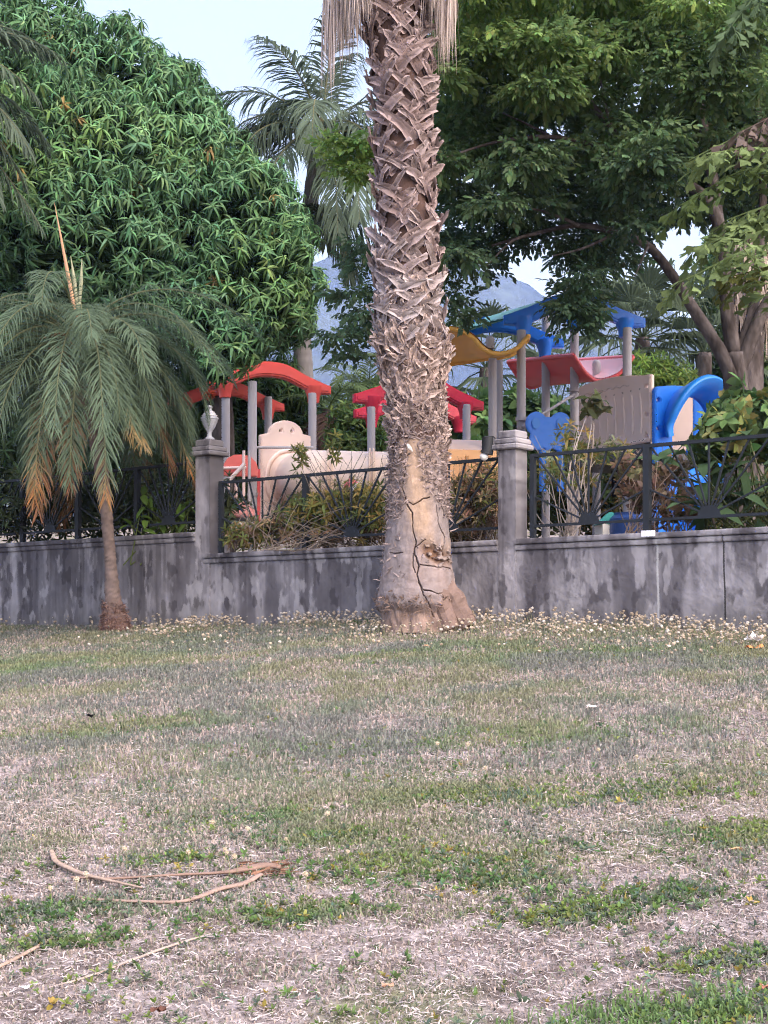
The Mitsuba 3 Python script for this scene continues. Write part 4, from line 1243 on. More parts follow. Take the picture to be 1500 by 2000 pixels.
def sprig(n, L=1.0, w=0.46, leaf=0.42, droop=0.2):
    d, l, o = [], [], []
    for i in range(n):
        u = (i + 0.7) / n
        a = (1 if i % 2 else -1) * (0.9 - 0.5 * u) + 0.15 * rs.randn()
        if i == n - 1: a = 0.1
        d.append((math.cos(a), math.sin(a), -0.25 + 0.25 * rs.randn()))
        l.append(leaf * rs.uniform(0.75, 1.1))
        o.append((u * L, 0, -0.25 * u * u))
    return spray(d, l, o, leaf_t(w, droop, 0.05))


def blob_points(lobes, n, shell=(0.82, 1.05), inside=0.8, wts=None, bump=0.12, seed=1):
    """points on the outer shell of a union of ellipsoids: positions, outward normals"""
    C = np.array([l[0] for l in lobes]); Rr = np.array([l[1] for l in lobes])
    w = (Rr[:, 0] * Rr[:, 2] + Rr[:, 0] * Rr[:, 1]) ; w = w / w.sum()
    k = rs.choice(len(lobes), n * 2, p=w)
    d = unit(rs.randn(n * 2, 3))
    s = rs.uniform(*shell, n * 2)
    p = C[k] + d * Rr[k] * s[:, None]
    p = p + d * Rr[k] * (bump * 2 * (meshkit.fbm(p * 1.4, 3, seed) - 0.5))[:, None]
    nn = unit(d / Rr[k])
    ok = np.ones(n * 2, bool)
    for c, r in zip(C, Rr):
        q = np.linalg.norm((p - c) / r, axis=1)
        ok &= ~(q < inside)
    return p[ok][:n], nn[ok][:n], s[ok][:n]


def put_sprays(mb, tmpls, P, axis_, S, col, leafjit=0.22, roll=None, grad=0.0):
    """axis_: direction of the template's +z (rosette) ; col (n,3)"""
    n = len(P)
    pick = rs.randint(0, len(tmpls), n)
    for k, (tv, tf, li) in enumerate(tmpls):
        m = pick == k
        if not m.any(): continue
        R = frames(axis_[m], rs.uniform(0, 2 * np.pi, m.sum()) if roll is None else roll[m])
        nl = li.max() + 1
        lj = 1 + leafjit * (rs.rand(m.sum(), nl, 1) - 0.5) * 2
        lj = lj * (1 + 0.10 * rs.randn(m.sum(), nl, 3) * [1.0, 0.4, 1.0])
        lj = lj * (1 + grad * (np.arange(nl) / nl - 0.4))[None, :, None]
        c = np.clip(col[m][:, None, :] * lj[:, li, :], 0.004, 1)
        mb.add(*inst(tv, tf, R, P[m], np.broadcast_to(S, (n,))[m], c))


SWAP = np.array([[0, 0, 1.0], [1, 0, 0], [0, 1, 0]])        # template z -> frame x
ROS = [(v @ SWAP.T, f, li) for v, f, li in (rosette(12, w=0.20, droop=0.75), rosette(14, w=0.205, droop=0.85), rosette(11, (-1.0, 0.5), w=0.21, droop=0.7), rosette(13, (-0.6, 0.9), w=0.20, droop=0.9))]
ROS = [(np.stack([v[:, 0], v[:, 1], v[:, 2]], -1), f, li) for v, f, li in ROS]
SPR = [sprig(7), sprig(9), sprig(8, w=0.5), sprig(6, w=0.52)]


def limb(k, pts, r0, r1, name='limb', mat='bark', n=12, kk=8):
    p = smoothline(pts, kk)
    rad = np.linspace(r0, r1, len(p)) * (0.78 if r1 < 0.03 else 1.0)
    v, f = tube(p, rad, n)
    v = v + 0.12 * np.repeat(np.append(rad, [rad[0], rad[-1]]), [n] * len(p) + [1, 1])[:, None] * 2 * (meshkit.fbm(v * 7, 3, 3)[:, None] - 0.5)
    return part(k, name, (v, f), mat, smooth=True)


# ---- mango tree on the left
mg = thing('mango_tree', 'large round mango tree with drooping glossy leaf clusters on the left', 'tree')
YM = 25.0


def lobe_px(x, y, rx, ry, Y, ryd=None):
    c = at(x, y, Y)
    s = Y / F
    return (c, A(rx * s, (ryd if ryd else (rx + ry) / 2 * s), ry * s))


lob = [lobe_px(30, 100, 160, 125, 26.5), lobe_px(212, 200, 172, 142, 26.0), lobe_px(362, 335, 135, 172, 25.6), lobe_px(485, 475, 130, 165, 25.0), lobe_px(150, 330, 230, 170, 24.6),
       lobe_px(170, 480, 190, 160, 24.0), lobe_px(480, 560, 140, 130, 24.2), lobe_px(330, 470, 170, 150, 24.9), lobe_px(-110, 200, 220, 220, 25.5), lobe_px(-60, 420, 200, 180, 24.4),
       lobe_px(420, 640, 110, 75, 23.6), lobe_px(260, 620, 170, 110, 24.4), lobe_px(520, 610, 100, 70, 24.6), lobe_px(318, 205, 112, 86, 26.0), lobe_px(50, 620, 180, 110, 24.8), lobe_px(462, 678, 52, 46, 21.9, 0.3), lobe_px(425, 705, 40, 38, 21.8, 0.25)]
P, N3, S3 = blob_points(lob, 6400, (0.84, 1.07), 0.84, bump=0.26, seed=3)
ax = unit(N3 * 0.75 + Z * 0.55 + 0.30 * rs.randn(len(P), 3))
hue = meshkit.fbm(P * 0.9, 3, 8)
young = np.clip((meshkit.fbm(P * 0.55, 3, 18) - 0.46) * 3.2, 0, 1)[:, None] * rs.rand(len(P), 1)
col = np.array([0.092, 0.178, 0.088]) * (0.6 + 0.85 * hue[:, None]) * (1 - young) + np.array([0.17, 0.27, 0.085]) * young
col = col * rs.uniform(0.8, 1.2, (len(P), 1))
dead_ = rs.rand(len(P)) < 0.006
col[dead_] = (0.26, 0.19, 0.08)
mb = MB()
put_sprays(mb, ROS, P, ax, rs.uniform(0.14, 0.27, len(P)), col, 0.25, grad=0.9)
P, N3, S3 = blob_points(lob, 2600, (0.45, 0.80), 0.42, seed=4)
put_sprays(mb, ROS, P, unit(N3 + 0.5 * rs.randn(len(P), 3)), rs.uniform(0.28, 0.36, len(P)), np.array([0.04, 0.075, 0.035]) * rs.uniform(0.7, 1.2, (len(P), 1)), 0.2)  # inner leaves coloured darker: shade inside the crown painted into them
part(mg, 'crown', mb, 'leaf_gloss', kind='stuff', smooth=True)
limb(mg, [A(*at(430, 900, 25.2)[:2], GARDEN - 0.1), at(428, 780, 25.2), at(400, 640, 25.3), at(330, 480, 25.4)], 0.26, 0.14, 'trunk')
for tgt in ((150, 330, 25.0), (480, 420, 25.2), (60, 150, 26.2), (250, 220, 26), (180, 520, 24.6)):
    limb(mg, [at(400, 640, 25.3), (at(400, 640, 25.3) + at(*tgt)) / 2 + Z * 0.2, at(*tgt)], 0.13, 0.04)

# ---- big shade tree on the right
bt_ = thing('shade_tree', 'big spreading shade tree with dark underside and several dark stems on the right', 'tree')
YB = 18.4
root = A(*at(1442, 900, YB)[:2], GARDEN - 0.1)
fork = at(1438, 770, YB)
limb(bt_, [root, at(1444, 840, YB), fork, at(1432, 690, YB)], 0.20, 0.13, 'trunk', n=16)
limb(bt_, [at(1440, 775, YB - 0.1), at(1408, 690, YB - 0.1), at(1352, 600, YB - 0.15), at(1318, 545, YB - 0.2), at(1270, 485, YB - 0.1), at(1205, 455, YB), at(1130, 440, YB + 0.2), at(1050, 455, YB + 0.3), at(960, 480, YB + 0.4)], 0.115, 0.018)
limb(bt_, [at(1432, 690, YB), at(1420, 600, YB), at(1410, 480, YB + 0.1), at(1385, 395, YB + 0.1), at(1310, 340, YB), at(1240, 290, YB), at(1190, 245, YB - 0.1), at(1140, 185, YB - 0.2), at(1085, 140, YB - 0.2)], 0.125, 0.025)
limb(bt_, [at(1235, 288, YB), at(1170, 284, YB - 0.2), at(1080, 268, YB - 0.5), at(1000, 272, YB - 0.7), at(940, 285, YB - 0.8), at(850, 315, YB - 0.9)], 0.05, 0.012)
limb(bt_, [at(1436, 740, YB), at(1468, 660, YB), at(1500, 590, YB), at(1560, 500, YB + 0.2)], 0.10, 0.06)
limb(bt_, [at(1410, 480, YB + 0.1), at(1380, 280, YB + 0.4), at(1345, 140, YB + 0.5), at(1290, 60, YB + 0.6), at(1235, -20, YB + 0.6)], 0.075, 0.05)
limb(bt_, [at(1440, 700, YB), at(1478, 560, YB + 0.2), at(1490, 300, YB + 0.5), at(1460, 120, YB + 0.8)], 0.07, 0.03)
for a_, b_ in (((1130, 440), (1000, 400)), ((1205, 455), (1080, 500)), ((1080, 270), (980, 220)), ((1190, 245), (1160, 120)), ((1140, 185), (1000, 120)), ((1310, 340), (1200, 380)), ((1050, 455), (950, 520)), ((1270, 485), (1240, 540)), ((1345, 140), (1420, 60))):
    q0, q1 = at(*a_, YB), at(*b_, YB - 0.3)
    limb(bt_, [q0, (q0 + q1) / 2 + 0.06 * rs.randn(3), q1], 0.03, 0.008, n=7)
mb = MB()
# flattened pads of leaves: (x, y, rx, ry, Y)
pads = []
def in_crown(x, y):
    lo = np.interp(x, [640, 690, 760, 860, 920, 1000, 1100, 1180, 1215, 1260, 1320, 1400, 1500], [300, 640, 600, 560, 525, 505, 510, 545, 490, 430, 480, 450, 420])
    hi = np.interp(x, [640, 760, 840, 900, 1000, 1100, 1500], [260, 270, 60, -80, -120, -140, -140])
    return hi < y < lo
while len(pads) < 300:
    x, y = rs.uniform(830, 1540), rs.uniform(-140, 690)
    if not in_crown(x, y): continue
    Yp = YB + (rs.uniform(0.25, 3.0) if y > 200 and rs.rand() < 0.72 else rs.uniform(-1.5, 2.6))
    if 1195 < x < 1270 and 490 < y < 580: continue
    pads.append((x, y, rs.uniform(34, 70), rs.uniform(16, 34), Yp))
# hanging sprays at the left and bottom edge
for x, y in ((690, 690), (665, 660), (700, 640), (720, 610), (690, 570), (735, 650), (705, 520), (740, 560), (715, 480), (1130, 610), (1120, 595), (1145, 590), (1150, 540), (1105, 600), (1135, 570), (905, 615), (890, 580), (1120, 555), (1140, 610), (1125, 640)):
    pads.append((x, y, rs.uniform(22, 34), rs.uniform(12, 22), YB + rs.uniform(-0.4, 1.2)))
for x, y in ((660, 285), (700, 280), (690, 300), (715, 335), (690, 330), (740, 290)):
    pads.append((x, y, 34, 15, YB - 0.8))
Ps, Ax, Ss, Cs = [], [], [], []
for x, y, rx, ry, Yp in pads:
    n = int(rx * ry * 0.045) + 16
    d = unit(rs.randn(n, 3))
    d[:, 2] = np.abs(d[:, 2]) * 0.9 - 0.25
    sc_ = Yp / F
    c = at(x, y, Yp)
    p = c + d * A(rx * sc_, rx * sc_, ry * sc_) * rs.uniform(0.4, 1.05, (n, 1))
    Ps.append(p)
    Ax.append(unit(d * A(1, 1, 0.35) + 0.35 * rs.randn(n, 3) - Z * 0.12))
    Ss.append(rs.uniform(0.15, 0.25, n))
    # young yellow-green growth, with top light painted in: brighter above and left, darker below
    yg = np.clip(1.0 - (y + 0.25 * (x - 850)) / 480, 0.05, 1) * (0.5 + 0.5 * rs.rand())
    if x < 770 and y < 380: yg = 1.0
    cc = np.array([0.082, 0.135, 0.078]) * (1 - yg) + np.array([0.23, 0.35, 0.10]) * yg
    Cs.append(cc * rs.uniform(0.7, 1.25, (n, 1)))
P, ax, S_, C_ = np.vstack(Ps), np.vstack(Ax), np.concatenate(Ss), np.vstack(Cs)
put_sprays(mb, SPR, P, ax, S_, C_, 0.25, roll=0.5 * rs.randn(len(P)))
part(bt_, 'crown', mb, 'leaf_matte', kind='stuff', smooth=True)

# ---- fishtail palm at the right edge
ft = thing('fishtail_palm', 'fishtail palm with jagged pale green wedge leaflets at the right edge', 'palm tree')
wv = np.array([(0, 0, 0), (0.45, -0.16, 0.02), (0.45, 0.10, 0.03), (0.8, -0.33, -0.05), (0.86, -0.12, -0.02), (0.95, 0.02, -0.04), (0.98, 0.16, -0.08), (0.72, 0.24, 0.0), (0.78, -0.2, -0.06), (0.83, 0.08, 0.0)])
wf = np.array([(0, 1, 2), (1, 3, 8), (1, 8, 4), (1, 4, 2), (2, 4, 9), (2, 9, 5), (2, 5, 6), (2, 6, 7)])


def fishtail(p0, p1, p2, col, nside=7, S=(0.20, 0.30), rl=0.5):
    mb = MB()
    main = smoothline([p0, p1, p2], 8)
    v, f = tube(main, np.linspace(0.018, 0.006, len(main)), 6)
    mb.add(v, f, np.array(col) * 1.1)
    tg = unit(np.gradient(main, axis=0))
    Pp, Dd = [], []
    for i in range(nside * 2):
        u = 0.2 + 0.8 * i / (nside * 2 - 1)
        k = min(len(main) - 1, int(u * (len(main) - 1)))
        sgn = 1 if i % 2 else -1
        sdv = unit(np.cross(tg[k], Z)) * sgn
        dr_ = unit(tg[k] * 0.7 + sdv * 0.7 - Z * 0.25 + 0.1 * rs.randn(3))
        ln = rl * (1.0 - 0.5 * abs(u - 0.5)) * rs.uniform(0.8, 1.1)
        q = smoothline([main[k], main[k] + dr_ * ln * 0.5, main[k] + unit(dr_ - Z * 0.45) * ln], 3)
        v, f = tube(q, np.linspace(0.007, 0.003, len(q)), 4)
        mb.add(v, f, np.array(col))
        for j in range(8):
            w = 0.15 + 0.85 * j / 7
            Pp.append(q[min(len(q) - 1, int(w * (len(q) - 1)))])
            side2 = unit(np.cross(dr_, Z)) * (1 if j % 2 else -1)
            Dd.append(unit(dr_ * 0.75 + side2 * 0.55 - Z * rs.uniform(0.1, 0.7) + 0.12 * rs.randn(3)))
    n = len(Pp)
    mb.add(*inst(wv, wf, frames(np.array(Dd), 0.5 * rs.randn(n)), np.array(Pp), rs.uniform(*S, n), np.array(col) * rs.uniform(0.7, 1.25, (n, 1))))
    return mb


PG, DG = (0.19, 0.26, 0.11), (0.10, 0.15, 0.08)
YFt = 17.0
stem0 = A(*at(1640, 900, YFt)[:2], GARDEN - 0.1)
limb(ft, [stem0, at(1630, 500, YFt), at(1620, 100, YFt)], 0.10, 0.07, 'trunk')
for args in (((1620, 260), (1480, 255), (1310, 330), PG), ((1630, 330), (1500, 290), (1380, 300), PG), ((1630, 470), (1500, 420), (1370, 480), PG), ((1620, 560), (1500, 480), (1340, 545), PG),
             ((1620, 420), (1480, 330), (1330, 400), (0.11, 0.16, 0.06)), ((1610, 165), (1530, 215), (1440, 262), (0.17, 0.135, 0.12)), ((1600, 60), (1480, 60), (1400, 130), DG),
             ((1610, 600), (1540, 520), (1430, 540), (0.16, 0.18, 0.06)), ((1610, 20), (1500, -20), (1420, 60), DG), ((1620, 640), (1530, 580), (1440, 470), PG), ((1620, 300), (1540, 380), (1420, 430), PG)):
    dz = rs.uniform(-0.9, 0.5)
    part(ft, 'frond', fishtail(at(*args[0], YFt), at(*args[1], YFt + dz * 0.5), at(*args[2], YFt + dz), args[3], S=(0.13, 0.23), rl=0.42), 'leaf_matte', smooth=True)

# ---- coconut palm behind, between the mango and the tall palm
cn = thing('coconut_palm', 'coconut palm with drooping fronds behind, between the mango tree and the tall palm', 'palm tree')
YC = 27.5
ct = [A(*at(596, 900, YC)[:2], GARDEN - 0.1), at(594, 780, YC), at(590, 640, YC), at(597, 480, YC), at(615, 330, YC), at(622, 265, YC)]
p = smoothline(ct, 14)
v, f = tube(p, np.interp(np.linspace(0, 1, len(p)), [0, 0.3, 1], [0.19, 0.165, 0.12]), 20)
vv = v[:-2].reshape(len(p), 20, 3)
ringm = (np.sin(np.arange(len(p)) * 1.7 + 0.3) > 0.55)[:, None, None] * 0.02
vv = p[:, None] + (vv - p[:, None]) * (1 + ringm * 2)
v = np.vstack([vv.reshape(-1, 3), v[-2:]])
cc = np.array([0.25, 0.235, 0.235]) * (0.5 + 1.0 * meshkit.fbm(v * [6, 6, 16], 4, 12)[:, None])
part(cn, 'trunk', (v, f, cc), 'dry_matte', smooth=True)
cnc = at(622, 262, YC)
CG = (0.085, 0.115, 0.082)
for i, (az, e0, L, dr_) in enumerate(((0.1, 1.0, 2.0, 2.1), (3.2, 1.0, 2.0, 1.9), (2.6, 0.75, 1.8, 2.2), (0.6, 0.7, 1.8, 2.3), (-0.5, 0.55, 1.8, 2.1), (-0.9, 0.3, 1.8, 1.9), (-1.6, 0.5, 1.7, 2.1), (-2.3, 0.35, 1.8, 1.95), (-2.8, 0.6, 1.7, 2.1), (1.5, 0.9, 1.8, 2.0),
                                          (-0.2, -0.1, 1.9, 1.4), (3.4, -0.1, 1.7, 1.4), (-1.2, -0.2, 2.1, 1.3), (-2.0, -0.3, 2.0, 1.2), (1.0, 1.35, 1.6, 0.8), (-1.0, 1.45, 1.9, 0.5), (4.2, 1.2, 1.6, 1.3), (-0.7, -0.55, 2.4, 0.9), (2.0, 1.1, 1.7, 1.6), (-1.4, -0.4, 2.2, 1.0), (-2.4, 0.1, 1.9, 1.6), (-0.4, -0.3, 2.3, 1.2), (3.1, 0.5, 2.0, 2.0), (-2.6, -0.5, 2.1, 1.0), (0.0, 0.4, 2.1, 2.0))):
    part(cn, 'frond', pinnate(cnc + 0.05 * rs.randn(3), az + 0.1 * rs.randn(), e0, L * 1.42, dr_, 64, 0.80, 0.017, np.array(CG) * rs.uniform(0.8, 1.35), None, vee=0.1, hang=1.25, start=0.16, rach=0.022, rachcol=(0.19, 0.19, 0.11), pw=1.1), 'leaf_matte', smooth=True)

for az, e0, L, dr_ in ((-0.3, -0.1, 1.5, 1.4), (0.3, 0.2, 1.6, 1.6), (-1.3, 0.0, 1.5, 1.4), (-2.2, 0.1, 1.4, 1.5), (0.0, -0.6, 1.7, 0.9), (-0.8, -0.5, 1.8, 1.0), (0.6, -0.3, 1.6, 1.2)):
    part(cn, 'frond', pinnate(at(612, 400, YC) + 0.05 * rs.randn(3), az, e0, L, dr_, 50, 0.62, 0.017, np.array(CG) * rs.uniform(0.6, 1.0), None, vee=0.1, hang=1.4, start=0.12, rach=0.02, rachcol=(0.16, 0.15, 0.09), pw=1.0), 'leaf_matte', smooth=True)

# ---- coconut fronds hanging in at the left edge
cl = thing('coconut_palm', 'coconut palm whose long fronds hang in at the upper left edge', 'palm tree')
YL = 21.5
limb(cl, [A(*at(-330, 900, YL)[:2], GARDEN - 0.1), at(-300, 500, YL), at(-230, 130, YL)], 0.19, 0.13, 'trunk')
lc = at(-230, 110, YL)
for az, e0, L, dr_ in ((0.0, 0.55, 2.6, 1.15), (-0.2, 0.25, 2.5, 1.15), (-0.35, -0.15, 2.9, 0.9), (-0.5, -0.5, 3.1, 0.65), (0.2, 0.8, 2.4, 1.4), (-0.6, 0.6, 2.2, 1.5), (0.3, 0.1, 2.6, 1.1), (-0.1, -0.62, 3.3, 0.42), (2.5, 0.6, 2.4, 1.3), (3.6, 0.4, 2.4, 1.3), (-1.6, 0.5, 2.4, 1.4), (0.05, -0.35, 2.7, 0.8)):
    part(cl, 'frond', pinnate(lc, az, e0, L, dr_, 66, 0.66, 0.021, (0.105, 0.14, 0.10), None, vee=0.1, hang=1.2, start=0.15, rach=0.022, rachcol=(0.16, 0.16, 0.09), pw=1.1), 'leaf_matte', smooth=True)

# ---- pale skirted palm trunk behind the shade tree
fp = thing('fan_palm', 'pale trunked palm with a skirt of dead leaves behind the shade tree stems', 'palm tree')
YK = 24.0
limb(fp, [A(*at(1465, 900, YK)[:2], GARDEN - 0.1), at(1466, 700, YK), at(1470, 540, YK), at(1480, 200, YK)], 0.21, 0.19, 'trunk')
mb = MB()
n = 900
fa, fz = rs.uniform(0, 2 * np.pi, n), rs.uniform(0, 1, n)
c0 = at(1468, 560, YK)
p = c0 + np.stack([np.cos(fa) * 0.22, np.sin(fa) * 0.22, fz * 2.5 - 0.2], -1)
o = np.stack([np.cos(fa), np.sin(fa), 0 * fa], -1)
L = rs.uniform(0.5, 1.1, (n, 1))
mb.add(*ribbons(p, p + o * 0.09 * rs.rand(n, 1) - Z * L * 0.5, p + o * 0.12 * rs.rand(n, 1) - Z * L, rs.uniform(0.012, 0.03, n), np.array([0.50, 0.42, 0.36]) * rs.uniform(0.5, 1.2, (n, 1))))
part(fp, 'dry_skirt', mb, 'dry_matte', kind='stuff')

# ---- fan palms behind the right tower
for (x, y, Y, R, n, lab) in ((1255, 660, 27.0, 0.85, 24, 'grey green fan palm behind the blue gable of the right tower'), (950, 720, 28.5, 0.8, 16, 'dark fan palm behind the yellow canopy'), (1375, 690, 25.5, 0.7, 14, 'fan palm between the shade tree stems and the lime green bush')):
    k = thing('fan_palm', lab, 'palm tree')
    c = at(x, y, Y)
    limb(k, [A(c[0], c[1], GARDEN - 0.1), c - Z * 0.5, c], 0.15, 0.12, 'trunk')
    for i in range(n):
        az = i * 2.39996
        e0 = 1.25 - 1.6 * i / n
        part(k, 'frond', fanleaf(c, az, e0, rs.uniform(0.7, 1.0), R * rs.uniform(0.8, 1.1), 20, np.array((0.085, 0.115, 0.075)) * rs.uniform(0.7, 1.3), tip_droop=0.5), 'leaf_matte')

# ---- shrubs and hedges
LAN = [rosette(9, (-0.3, 1.0), 0.22, 0.3), rosette(7, (-0.2, 1.1), 0.25, 0.25)]
LAN = [(v @ SWAP.T, f, li) for v, f, li in LAN]
BRD = [(v @ SWAP.T, f, li) for v, f, li in (rosette(7, (-0.5, 0.8), 0.55, 0.25), rosette(6, (-0.3, 0.9), 0.6, 0.2))]


def shrub(base, label, lobes, n, tm, size, cols, stems=None, mat='leaf_matte', group=None, up=0.4, wild=0.35, shell=(0.4, 1.05), cat='shrub', stemcol=(0.22, 0.18, 0.15)):
    k = thing(base, label, cat, group)
    P, N3, S3 = blob_points(lobes, n, shell, 0.0)
    cols = np.array(cols, float) * 1.45
    c = cols[rs.randint(0, len(cols), len(P))] * rs.uniform(0.7, 1.3, (len(P), 1))
    mb = MB()
    put_sprays(mb, tm, P, unit(N3 * 0.6 + Z * up + wild * rs.randn(len(P), 3)), rs.uniform(size[0], size[1], len(P)), c, 0.25)
    part(k, 'leaves', mb, mat, kind='stuff', smooth=True)
    if stems:
        mb = MB()
        for s0, s1, r in stems:
            q = smoothline([s0, (s0 + s1) / 2 + 0.08 * rs.randn(3), s1], 4)
            mb.add(*tube(q, np.linspace(r, r * 0.35, len(q)), 5), np.array(stemcol) * rs.uniform(0.7, 1.3))
        part(k, 'stems', mb, 'dry_matte', smooth=True, kind='stuff')
    return k


OLIVE = [(0.10, 0.12, 0.04), (0.14, 0.14, 0.045), (0.075, 0.10, 0.04), (0.22, 0.17, 0.06)]
BROWN = [(0.17, 0.11, 0.075), (0.24, 0.17, 0.11), (0.12, 0.075, 0.055), (0.12, 0.11, 0.055)]
# speckled shrub behind the middle railings
def stems_for(xs, y0, y1, Y, n, r=0.008):
    return [(at(rs.uniform(*xs), y0, Y + rs.uniform(-.2, .2)), at(rs.uniform(*xs), y1 + rs.uniform(-30, 40), Y + rs.uniform(-.3, .3)), r) for _ in range(n)]
shrub('croton_shrub', 'olive green shrub with yellowing leaves behind the middle railings', [lobe_px(650, 995, 75, 55, 18.3, 0.4), lobe_px(700, 990, 55, 50, 18.4, 0.4), lobe_px(720, 1000, 55, 55, 18.0, 0.4), lobe_px(600, 1010, 60, 45, 18.4, 0.4), lobe_px(655, 880, 16, 40, 18.5, 0.15), lobe_px(585, 900, 12, 45, 18.5, 0.12)], 520, LAN, (0.09, 0.15), OLIVE, stems_for((570, 760), 1070, 900, 18.2, 30))
shrub('croton_shrub', 'low brownish shrub behind the left half of the middle railings', [lobe_px(520, 1040, 75, 30, 18.6, 0.35), lobe_px(470, 1050, 40, 25, 18.7, 0.3), lobe_px(570, 1010, 30, 35, 18.6, 0.3)], 230, LAN, (0.08, 0.13), OLIVE + BROWN[:2], stems_for((450, 590), 1070, 980, 18.5, 24))
shrub('dry_shrub', 'dry brown leaved shrub between the tall palm and the right pillar', [lobe_px(925, 985, 60, 70, 17.4, 0.35), lobe_px(890, 1010, 40, 55, 17.6, 0.3), lobe_px(955, 950, 30, 50, 17.4, 0.3)], 420, LAN, (0.08, 0.14), BROWN + OLIVE[:1], stems_for((870, 985), 1070, 920, 17.4, 40, 0.007))
shrub('dry_shrub', 'low tangle of dry stalks and brown leaves along the base of the middle railings', [lobe_px(680, 1045, 150, 25, 18.2, 0.3), lobe_px(880, 1048, 60, 22, 17.6, 0.3)], 180, LAN, (0.06, 0.11), BROWN, stems_for((500, 760), 1075, 1010, 18.0, 46, 0.005) + stems_for((860, 985), 1075, 1000, 17.5, 60, 0.006), up=0.1, wild=0.8)
# pale twiggy bush right of the right pillar
tw = []
for i in range(20):
    a0 = at(1110 + rs.uniform(-14, 14), 1055, 16.4)
    a1 = at(1110 + rs.uniform(-95, 75), rs.uniform(850, 960), 16.4 + rs.uniform(-0.2, 0.5))
    tw.append((a0, a1, 0.0075))
for (x, y) in ((1165, 770), (1130, 830), (1100, 850), (1150, 800)):
    tw.append((at(1115, 1055, 16.4), at(x, y, 16.6), 0.011))
shrub('twiggy_bush', 'twiggy bush of pale bare stems with few leaves right of the right pillar', [lobe_px(1100, 920, 70, 50, 16.6, 0.35), lobe_px(1120, 860, 45, 35, 16.8, 0.3), lobe_px(1180, 880, 60, 28, 16.9, 0.3)], 120, LAN, (0.07, 0.13), OLIVE + [(0.2, 0.2, 0.12)], tw, stemcol=(0.36, 0.31, 0.28))
shrub('broad_leaf_sprig', 'sprig of dark drooping leaves rising in front of the beige panel', [lobe_px(1165, 790, 26, 24, 16.6, 0.15)], 9, [(v @ SWAP.T, f, li) for v, f, li in (rosette(4, (-0.9, 0.3), 0.36, 0.5),)], (0.16, 0.22), [(0.055, 0.06, 0.03)], [(at(1130, 1050, 16.5), at(1160, 785, 16.6), 0.01)], cat='plant')
shrub('dry_shrub', 'withered brown leaved shrub in front of the blue slide', [lobe_px(1255, 955, 50, 60, 16.2, 0.35), lobe_px(1315, 990, 55, 50, 15.9, 0.3), lobe_px(1225, 920, 24, 35, 16.3, 0.3), lobe_px(1310, 925, 38, 36, 16.2, 0.3)], 190, BRD, (0.06, 0.105), [(0.17, 0.115, 0.08), (0.12, 0.08, 0.055), (0.21, 0.155, 0.11), (0.10, 0.095, 0.05)], stems_for((1220, 1360), 1045, 900, 16.1, 46, 0.007), up=-0.3, wild=0.6, stemcol=(0.33, 0.25, 0.2))
shrub('green_shrub', 'broad leaved green bush hanging over the right end of the railings', [lobe_px(1415, 850, 55, 48, 15.7, 0.4), lobe_px(1455, 805, 60, 55, 16.0, 0.4), lobe_px(1378, 880, 32, 30, 15.7, 0.3), lobe_px(1490, 840, 60, 60, 16.2, 0.4), lobe_px(1425, 800, 35, 25, 16.0, 0.3)], 230, BRD, (0.12, 0.19), [(0.06, 0.10, 0.04), (0.08, 0.12, 0.045), (0.05, 0.085, 0.04), (0.14, 0.14, 0.05)], [(at(1400, 1040, 15.7), at(1400, 830, 15.8), 0.016), (at(1425, 1040, 15.7), at(1450, 800, 15.9), 0.014)], mat='leaf_gloss', up=0.1)
# clump of large leaves in the lower right
k = thing('large_leaf_plant', 'clump of large dark green leaves behind the right end of the railings', 'plant')
BL = leaf_t(0.38, 0.5, 0.03)
for i in range(60):
    b_ = at(rs.uniform(1340, 1600), 1050, rs.uniform(15.3, 16.6))
    b_[2] = GARDEN + 0.1
    tp = at(rs.uniform(1330, 1600), rs.uniform(850, 1010), b_[1])
    q = smoothline([b_, (b_ + tp) / 2 + 0.06 * rs.randn(3), tp], 4)
    mb = MB()
    mb.add(*tube(q, np.linspace(0.014, 0.006, len(q)), 5), (0.08, 0.10, 0.045))
    d = unit(A(rs.uniform(-1, 1), rs.uniform(-1, 0.2), rs.uniform(-0.3, 0.5)))
    mb.add(*inst(*BL, frames(d[None], rs.uniform(-0.5, 0.5, 1)), tp[None], rs.uniform(0.35, 0.55), np.array([[0.05, 0.085, 0.042]]) * rs.uniform(0.7, 1.5)))
    part(k, 'leaf', mb, 'leaf_gloss', smooth=True)
k = thing('large_leaf_plant', 'lime green broad leaved plant low behind the left railings', 'plant')
for i in range(34):
    b_ = A(*at(rs.uniform(265, 395), 1040, 19.9)[:2] + 0.1 * rs.randn(2), GARDEN + 0.2)
    tp = at(rs.uniform(255, 395), rs.uniform(965, 1035), 19.9)
    mb = MB()
    mb.add(*tube(smoothline([b_, (b_ + tp) / 2, tp], 3), 0.007, 5), (0.12, 0.16, 0.05))
    d = unit(A(rs.uniform(-1, 1), rs.uniform(-1, 0.2), rs.uniform(-0.9, 0.5)))
    mb.add(*inst(*leaf_t(0.5, 0.4, 0.03), frames(d[None], rs.uniform(-0.5, 0.5, 1)), tp[None], rs.uniform(0.16, 0.26), np.array([[0.13, 0.22, 0.05]]) * rs.uniform(0.6, 1.3)))
    part(k, 'leaf', mb, 'leaf_gloss', smooth=True)
